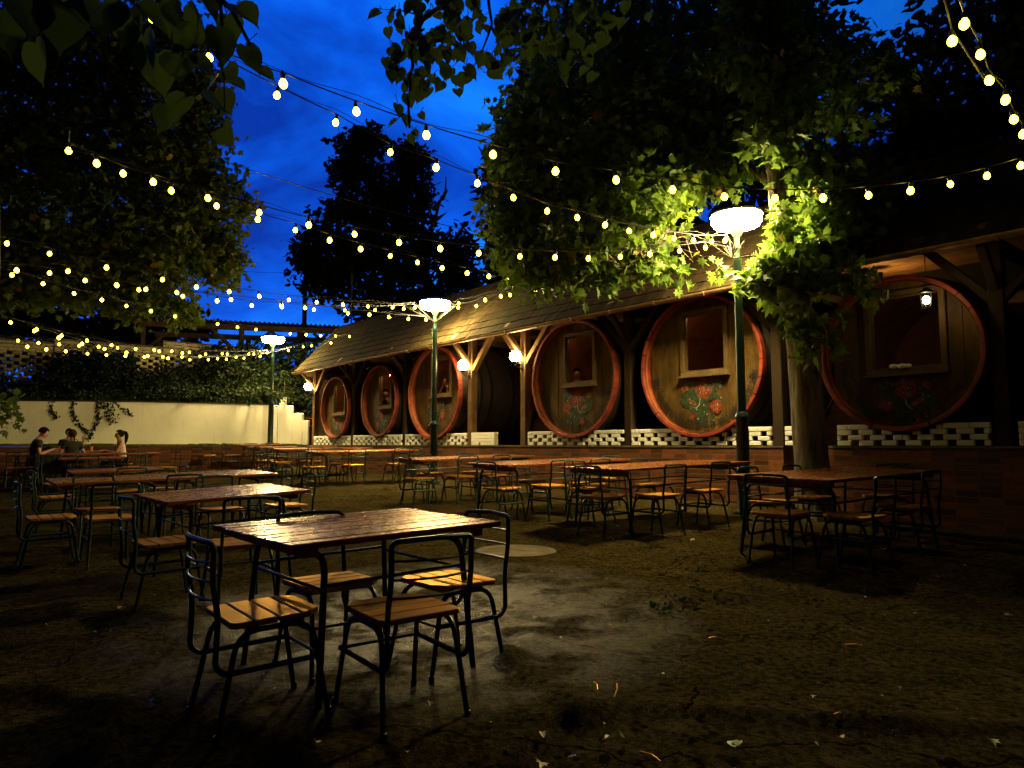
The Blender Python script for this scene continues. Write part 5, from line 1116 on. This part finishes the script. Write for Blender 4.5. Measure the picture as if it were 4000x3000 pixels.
def person(label, loc, rz, arms, lean=.0, hp=0, hy=0, shirt='cloth_black', hair='hair_dark', style='short', sleeve=.6, sc=1.0, standing=False):
    t = thing('person', label, 'person', loc, (0, 0, rz), 'people in the beer garden'); t.scale = (sc,) * 3
    V, E_, Rr = [], [], []
    def add(p, r, par=None):
        V.append(Vector(p)); Rr.append(r); k = len(V) - 1
        if par is not None: E_.append((par, k))
        return k
    def ln(p): z = p[2] - .53; return (p[0], p[1] + lean * max(0, z), p[2] - .12 * abs(lean) * max(0, z))
    pel = add((0, 0, .53), (.15, .12)); wa = add(ln((0, -.01, .68)), (.135, .10), pel); ch = add(ln((0, 0, .88)), (.155, .105), wa); nb = add(ln((0, -.005, 1.03)), .065, ch)
    nk = add(ln((0, .01, 1.09)), .050, nb); N0 = V[nk].copy()
    RM = Matrix.Rotation(hy, 3, 'Z') @ Matrix.Rotation(-hp, 3, 'X')
    def hd(p): return N0 + RM @ Vector(p)
    j = add(hd((0, .022, .055)), (.056, .064), nk); h1 = add(hd((0, .02, .125)), (.074, .090), j); add(hd((0, .005, .195)), (.062, .076), h1)
    n1 = add(hd((0, .098, .105)), .017, h1); add(hd((0, .122, .088)), .011, n1)
    for s_ in (-1, 1): add(hd((.082 * s_, .0, .105)), (.010, .020), h1)
    sl = []
    for s_, (el, wr) in zip((-1, 1), arms):
        sh_ = add(ln((.165 * s_, -.005, .985)), .056, nb); P0 = V[sh_].copy(); e = add(el, .040, sh_); w_ = add(wr, .027, e); dirw = (Vector(wr) - Vector(el)).normalized()
        pa = add(Vector(wr) + dirw * .055, (.034, .018), w_); side = dirw.cross(Vector((0, 0, 1))); side = side.normalized() if side.length > .1 else Vector((1, 0, 0)); up_ = side.cross(dirw)
        for q in range(4):
            b_ = Vector(wr) + dirw * .095 + side * (q - 1.5) * .021; f1 = add(b_, .0095, pa); f2 = add(b_ + dirw * (.030 + .006 * (q in (1, 2))) - up_ * .010, .0085, f1); add(V[f2] + dirw * .018 - up_ * .022, .007, f2)
        th = add(Vector(wr) + dirw * .045 - side * s_ * .040 - up_ * .012, .010, pa); add(V[th] + dirw * .035 - up_ * .012, .008, th)
        sl.append((P0, Vector(el), s_))
    legs = []
    for s_ in (-1, 1):
        hip = add((.085 * s_, .03, .515), .085, pel); kn = add((.10 * s_, .43, .50), .060, hip); an = add((.10 * s_, .40, .085), .038, kn); to = add((.11 * s_, .55, .035), (.040, .028), an); legs.append(s_)
    o = obj_raw(skin_mesh('body', V, E_, Rr, 'skin'), 'body', t)
    # shirt
    V2, E2, R2 = [], [], []
    def a2(p, r, par=None):
        V2.append(Vector(p)); R2.append(r); k = len(V2) - 1
        if par is not None: E2.append((par, k))
        return k
    p0 = a2((0, 0, .52), (.172, .14)); p1 = a2(ln((0, -.01, .68)), (.155, .122), p0); p2 = a2(ln((0, 0, .88)), (.172, .125), p1); p3 = a2(ln((0, -.005, 1.0)), (.135, .105), p2); a2(ln((0, -.005, 1.045)), (.085, .075), p3)
    for P0, el, s_ in sl:
        if sleeve > 0:
            q = a2(P0, .080, p3); a2(P0.lerp(el, sleeve), .060, q)
    obj_raw(skin_mesh('shirt', V2, E2, R2, shirt), 'shirt', t)
    V3, E3, R3 = [Vector((0, 0, .53))], [], [(.165, .13)]
    for s_ in (-1, 1):
        k = len(V3); V3 += [Vector((.088 * s_, .04, .515)), Vector((.10 * s_, .43, .505)), Vector((.10 * s_, .40, .12))]; R3 += [.095, .072, .055]; E3 += [(0, k), (k, k + 1), (k + 1, k + 2)]
    obj_raw(skin_mesh('trousers', V3, E3, R3, 'cloth_jeans'), 'trousers', t)
    V4 = []
    for s_ in (-1, 1):
        m = MB(); a = Vector((.10 * s_, .37, .045)); m.tube([a, a + Vector((.003 * s_, .07, .01)), a + Vector((.01 * s_, .16, -.005)), a + Vector((.012 * s_, .20, -.012))], [.046, .052, .046, .024], 10); m.build('shoe', 'cloth_black', t, local=True, smooth=True)
    m = MB(); vs = []; n = 16; rows = 7
    hb = MB(); hb.ball((0, -.006, .152), .108, 18, 12, (.84, 1.0, 1.0)); hv = [Vector(q) for q in hb.v]
    keep = [k for k, q in enumerate(hv) if not (q.y > .040 and q.z < .185) and q.z > (.095 if style == 'short' else .05)]; mp_ = {k: i for i, k in enumerate(keep)}
    m.add([hd(hv[k]) for k in keep], [tuple(mp_[i] for i in f) for f in hb.f if all(i in mp_ for i in f)])
    if style == 'pony':
        m.tube([hd((0, -.085, .20)), hd((0, -.145, .175)), hd((0, -.165, .08)), hd((0, -.15, -.04)), hd((0, -.13, -.13))], [.03, .045, .048, .036, .010], 10)
    if style == 'bun': m.ball(hd((0, -.105, .14)), .045, 10, 8)
    if style == 'low': m.tube([hd((0, -.09, .10)), hd((0, -.12, .05)), hd((0, -.125, -.06))], [.028, .030, .010], 8)
    m.build('hair', hair, t, local=True, smooth=True)
    for s_ in (-1, 1):
        m = MB(); m.ball(hd((.032 * s_, .094, .122)), .011, 8, 6); m.build('eye', 'eye', t, local=True, smooth=True)
    m = MB(); m.tube([hd((-.024, .092, .052)), hd((0, .099, .05)), hd((.024, .092, .052))], .006, 6); m.build('mouth', 'paint_red', t, local=True, smooth=True)
    return t
def obj_raw(me, name, parent):
    o = bpy.data.objects.new(name, me); COL.objects.link(o); o.parent = parent; return o
def onto(px, D, z=None): p = at(px, 1760, D); return Vector((p.x, p.y, gz(p.x, p.y) if z is None else z))
def chair_for(p, face, lab): put_chair(p, face, lab, .02)
p = onto(128, 16.6); person('man in black t-shirt looking down at his phone at the left of the group', p + Vector((0, 0, .0)), 0.0, [((-.24, .10, .70), (-.08, .34, .80)), ((.24, .10, .70), (.08, .34, .80))], .18, .55, 0, 'cloth_black', 'hair_dark', 'short', .55, 1.06)
chair_for(p + Vector((0, .03, 0)), 'N', 'chair under the man with the phone')
ph = thing('phone', 'dark phone held in the hands of the man in black', 'phone', p + Vector((0, .46, .91))); m = MB(); m.box((0, 0, 0), (.075, .15, .009), Matrix.Rotation(.45, 3, 'X')); m.build('case', 'phone', ph, local=True, bevel=.003); m = MB(); m.box((0, -.003, .0065), (.068, .14, .002), Matrix.Rotation(.45, 3, 'X')); m.build('screen', 'eye', ph, local=True)
p = onto(284, 17.55); person('person in dark green shirt seen from behind at the far table', p, math.pi / 2 + .06, [((-.27, .06, .68), (-.22, .32, .76)), ((.27, .06, .68), (.22, .32, .76))], .10, .15, .1, 'cloth_green', 'hair_brown', 'low', .5)
chair_for(p, 'W', 'chair under the person in the dark green shirt')
p = onto(266, 19.1); person('person half hidden behind the dark green shirt with one hand raised', p, -math.pi / 2, [((-.30, .20, .78), (-.30, .30, 1.02)), ((.26, .08, .68), (.12, .32, .76))], .05, .0, .15, 'cloth_black', 'hair_brown', 'short', .5)
chair_for(p, 'E', 'chair under the half hidden person at the far table')
p = onto(478, 18.35); person('woman with long dark ponytail and white sleeveless top leaning on the table', p, math.pi, [((-.22, .18, .74), (-.04, .40, .79)), ((.22, .18, .74), (.04, .40, .79))], .12, .05, 0, 'cloth_white', 'hair_dark', 'pony', 0)
chair_for(p, 'S', 'chair under the woman with the ponytail')
tp = TB['TP']; tz = tp['c'].z + .772
for px, D, lab, top in [(234, 18.0, 'orange paper cup at the left of the person in green', 0), (356, 18.2, 'orange cup with white froth at the right of the person in green', 1)]:
    q = at(px, 1760, D); t = thing('cup', lab, 'cup', (q.x, q.y, tz + .002)); m = MB(); m.lathe([(.030, 0), (.043, .115), (.040, .115), (.028, .006)], n=18); m.lathe([(0, .004), (.030, 0)], n=18); m.build('body', 'cup_orange', t, local=True, smooth=True)
    m = MB(); m.lathe([(0, .116 if top else .095), (.0385, .114 if top else .095)], n=18); m.lathe([(.0385, .114 if top else .095), (.037, .088)], n=18); m.build('drink', 'paper' if top else 'cup_orange', t, local=True)
q = at(215, 1760, 18.1); m = MB(); m.box((q.x, q.y, tz + .012), (.16, .22, .016)); m.box((q.x + .02, q.y - .05, tz + .03), (.08, .09, .02)); tag(m.build('food_tray', 'paper', bevel=.004), 'pale food tray on the far table beside the left cup', 'tray')
z0 = onv(1502, 1536, 10.42); person('bare shouldered woman in the window of the second barrel', Vector((z0.x, 10.50, z0.z - 1.20)), math.pi + .75, [((-.24, .12, .72), (-.10, .34, .80)), ((.24, .12, .72), (.10, .34, .80))], .15, .35, .2, 'cloth_black', 'hair_dark', 'bun', 0)
z0 = onv(1742, 1490, 10.4); person('person resting head on a raised hand in the third barrel window', Vector((z0.x, 10.52, z0.z - 1.20)), math.pi - .2, [((-.22, .16, .80), (-.16, .14, .98)), ((.20, .22, .84), (.13, .13, 1.10))], .10, .1, -.3, 'cloth_black', 'hair_brown', 'short', .6)
z0 = onv(2237, 1449, 10.7); person('person with only a lit face showing in the fourth barrel window', Vector((z0.x, 10.85, z0.z - 1.27)), math.pi + .5, [((-.22, .10, .70), (-.10, .34, .80)), ((.22, .10, .70), (.10, .34, .80))], .05, .05, .1, 'cloth_black', 'hair_dark', 'short', .9)
# crumpled paper on the sixth barrel's sill
z0 = onv(3517, 1404, 9.99); m = MB()
for k in range(7): m.ball((z0.x + random.uniform(-.10, .12), 10.0 + random.uniform(-.03, .03), 2.262 + random.uniform(0, .02)), random.uniform(.025, .05), 7, 5, (1.3, .7, random.uniform(.4, .8)))
tag(m.build('crumpled_paper', 'paper'), 'crumpled white paper lying on the window sill of the sixth barrel', 'paper')
# dark jacket hung over a chair at the far left
p = onto(182, 15.2); t = thing('jacket', 'dark jacket hung over the back of a chair at the far left', 'jacket', p + Vector((0, 0, .5)))
chair_for(p, 'W', 'chair with a dark jacket over its back at the far left'); m = MB()
for k in range(5):
    x0, x1 = -.24 + k * .096, -.24 + (k + 1) * .096
    m.prism([(.235, -.28 + .03 * (k % 2)), (.30, .30), (.33, .335), (.365, .30), (.34, -.22 - .04 * (k % 2))], 'y', x0, x1) if False else m.prism([(.245, -.30 + .04 * (k % 2)), (.262, .31), (.29, .345), (.325, .31), (.345, -.22 - .04 * (k % 2))], 'y', x0, x1 + .003)
m.build('cloth', 'cloth_black', t, local=True, bevel=.015)

# ------------------------------------------------------------------ litter
lm = {}
def fallen(px, py, s_, mat, k):
    z = 0.03
    for _ in range(5): p = onz(px, py, z); z = gz(p.x, p.y) + .012
    key = (mat, k % 3)
    if key not in lm:
        me = leaf_mesh('fallen_leaf', [MAPLE, OVAL, LINDEN][k % 3], np.zeros((1, 3)), np.array([[0, 1.0, .05]]), np.array([[0, 0, 1.0]]), np.array([1.0]), mat, .45, .35); lm[key] = me
    o = bpy.data.objects.new('fallen_leaf', lm[key]); COL.objects.link(o); o.location = p + Vector((0, 0, .012)); o.scale = (s_,) * 3; o.rotation_euler = (random.uniform(-.4, .4), random.uniform(-.4, .4), random.uniform(0, 6.28))
    return o
for k, (px, py, s_, mt, lab) in enumerate([(2115, 2990, .055, 'fallen', 'orange brown fallen leaf lying before the root at the bottom edge'), (2118, 2872, .045, 'fallen', 'upright orange leaf on the left tip of the root'), (2395, 2895, .05, 'fallen', 'orange leaf beside the long root'), (2430, 2890, .05, 'fallen_green', 'pale green fallen leaf against the long root'), (2860, 2905, .07, 'fallen_green', 'largest green fallen leaf right of centre at the bottom'), (2885, 2925, .045, 'fallen', 'orange leaf touching the largest green one'), (2250, 2960, .04, 'fallen', 'small orange leaf left of the root'),
   (460, 2385, .06, 'fallen', 'tan fallen leaf on the dark ground at lower left'), (600, 2765, .06, 'fallen', 'curled yellow leaf alone at the bottom left'), (3540, 2800, .05, 'fallen', 'orange scrap of leaf on the dark right ground'), (3370, 2312, .05, 'fallen', 'pale leaf on open ground before the right table'), (3590, 2290, .04, 'fallen', 'small pale leaf farther right on open ground'), (3930, 2410, .05, 'fallen', 'yellow leaf at the right picture edge'), (2715, 2113, .06, 'fallen', 'pale leaf behind the round cover towards the lamp post'), (2660, 1990, .05, 'fallen', 'leaf by the foot of the lamp post table'), (2250, 1998, .05, 'fallen', 'white leaf between two right hand tables'), (2315, 1995, .05, 'fallen', 'orange leaf beside the white one between tables'), (3450, 2150, .06, 'fallen', 'pale torn leaf under the right table'), (3870, 2900, .05, 'fallen_green', 'green leaf at the lower right corner')]):
    tag(fallen(px, py, s_, mt, k), lab, 'leaf')
for k in range(70):
    px, py = random.uniform(1500, 3950), 2050 + 900 * random.random() ** 1.6
    if k > 55: px, py = random.uniform(0, 1500), random.uniform(2350, 2950)
    tag(fallen(px, py, random.uniform(.015, .035), 'fallen', k), 'tiny scrap of dry leaf scattered on the dark ground', 'leaf', 'tiny scraps of dry leaf on the ground')
for k, (a, b) in enumerate([((2410, 2705), (2400, 2755)), ((2320, 2695), (2335, 2725)), ((2260, 2550), (2340, 2565)), ((3790, 2855), (3830, 2868)), ((2500, 2965), (2580, 3000)), ((2770, 2530), (2800, 2526)), ((3260, 2835), (3290, 2830)), ((3370, 2560), (3300, 2555))]):
    p, q_ = onz(*a, .02), onz(*b, .02); p.z = gz(p.x, p.y) + .025; q_.z = gz(q_.x, q_.y) + .025; m = MB(); mid = p.lerp(q_, .5) + Vector((.006, .004, .006)); m.tube([p, mid, q_], [.004, .003, .002], 5)
    tag(m.build('twig', 'seat_wood'), 'thin dry twig lying on the dark ground', 'twig', 'dry twigs on the ground')
for k, (px, py) in enumerate([(2575, 2397), (2665, 2378), (2770, 2352)]):
    p = onz(px, py, .03); n = 40; c = np.array([p.x, p.y, gz(p.x, p.y) + .02]); P = c + RNG.normal(size=(n, 3)) * np.array([.07, .05, .008]); me = leaf_mesh('ground_weed', OVAL, P, RNG.normal(size=(n, 3)) + np.array([0, 0, .8]), RNG.normal(size=(n, 3)) + np.array([0, 0, 1.5]), RNG.uniform(.02, .045, n), 'ivy_leaf')
    tag(obj_from(me, 'ground_weed'), ['left weed tuft growing in the asphalt crack', 'middle weed tuft growing in the asphalt crack', 'right weed tuft growing in the asphalt crack'][k], 'weed', 'weeds in the asphalt crack')

# ------------------------------------------------------------------ world and render
w = bpy.data.worlds.new('World'); S.world = w; w.use_nodes = True; nt = w.node_tree; nd = nt.nodes; bg = nd['Background']
tc = nd.new('ShaderNodeTexCoord'); sky = nd.new('ShaderNodeTexSky'); sky.sky_type = 'NISHITA'; sky.sun_disc = False; sky.sun_elevation = rad(-3); sky.sun_rotation = rad(300)
mp = nd.new('ShaderNodeMapping'); mp.inputs['Scale'].default_value = (1, 1, 1.8); mp.inputs['Location'].default_value = (3.1, 1.2, .4); nt.links.new(tc.outputs['Generated'], mp.inputs[0])
ns = nd.new('ShaderNodeTexNoise'); ns.inputs['Scale'].default_value = 3.2; ns.inputs['Detail'].default_value = 7; ns.inputs['Roughness'].default_value = .56; ns.inputs['Distortion'].default_value = .5; nt.links.new(mp.outputs[0], ns.inputs['Vector'])
rp = nd.new('ShaderNodeValToRGB'); e = rp.color_ramp.elements; e[0].position = .36; e[0].color = (.0005, .036, .40, 1); e[1].position = .66; e[1].color = (.006, .235, 1.15, 1); q_ = e.new(.5); q_.color = (.0012, .105, .82, 1)
nt.links.new(ns.outputs['Fac'], rp.inputs[0])
# afterglow: brighter towards the open west in front, dark behind and overhead
dp = nd.new('ShaderNodeVectorMath'); dp.operation = 'DOT_PRODUCT'; gd = at(1200, 600, 1) - Vector((0, 0, H)); gd.normalize(); dp.inputs[1].default_value = gd; nt.links.new(tc.outputs['Generated'], dp.inputs[0])
mr = nd.new('ShaderNodeMapRange'); mr.interpolation_type = 'SMOOTHSTEP'; mr.inputs['From Min'].default_value = .55; mr.inputs['From Max'].default_value = .90; mr.inputs['To Min'].default_value = .012; mr.inputs['To Max'].default_value = 1.0; nt.links.new(dp.outputs['Value'], mr.inputs[0])
mx = nd.new('ShaderNodeMix'); mx.data_type = 'RGBA'; mx.blend_type = 'MULTIPLY'; mx.inputs[0].default_value = 1; nt.links.new(rp.outputs[0], mx.inputs[6]); nt.links.new(mr.outputs[0], mx.inputs[7])
ad = nd.new('ShaderNodeMix'); ad.data_type = 'RGBA'; ad.blend_type = 'ADD'; ad.inputs[0].default_value = .02; nt.links.new(mx.outputs[2], ad.inputs[6]); nt.links.new(sky.outputs[0], ad.inputs[7])
nt.links.new(ad.outputs[2], bg.inputs[0]); bg.inputs[1].default_value = 1.0
S.view_settings.view_transform = 'Standard'; S.view_settings.look = 'None'; S.view_settings.exposure = 0; S.view_settings.gamma = 1
S.cycles.use_denoising = True; S.cycles.max_bounces = 6; S.cycles.diffuse_bounces = 3; S.cycles.glossy_bounces = 3; S.cycles.transmission_bounces = 3; S.cycles.sample_clamp_indirect = 4
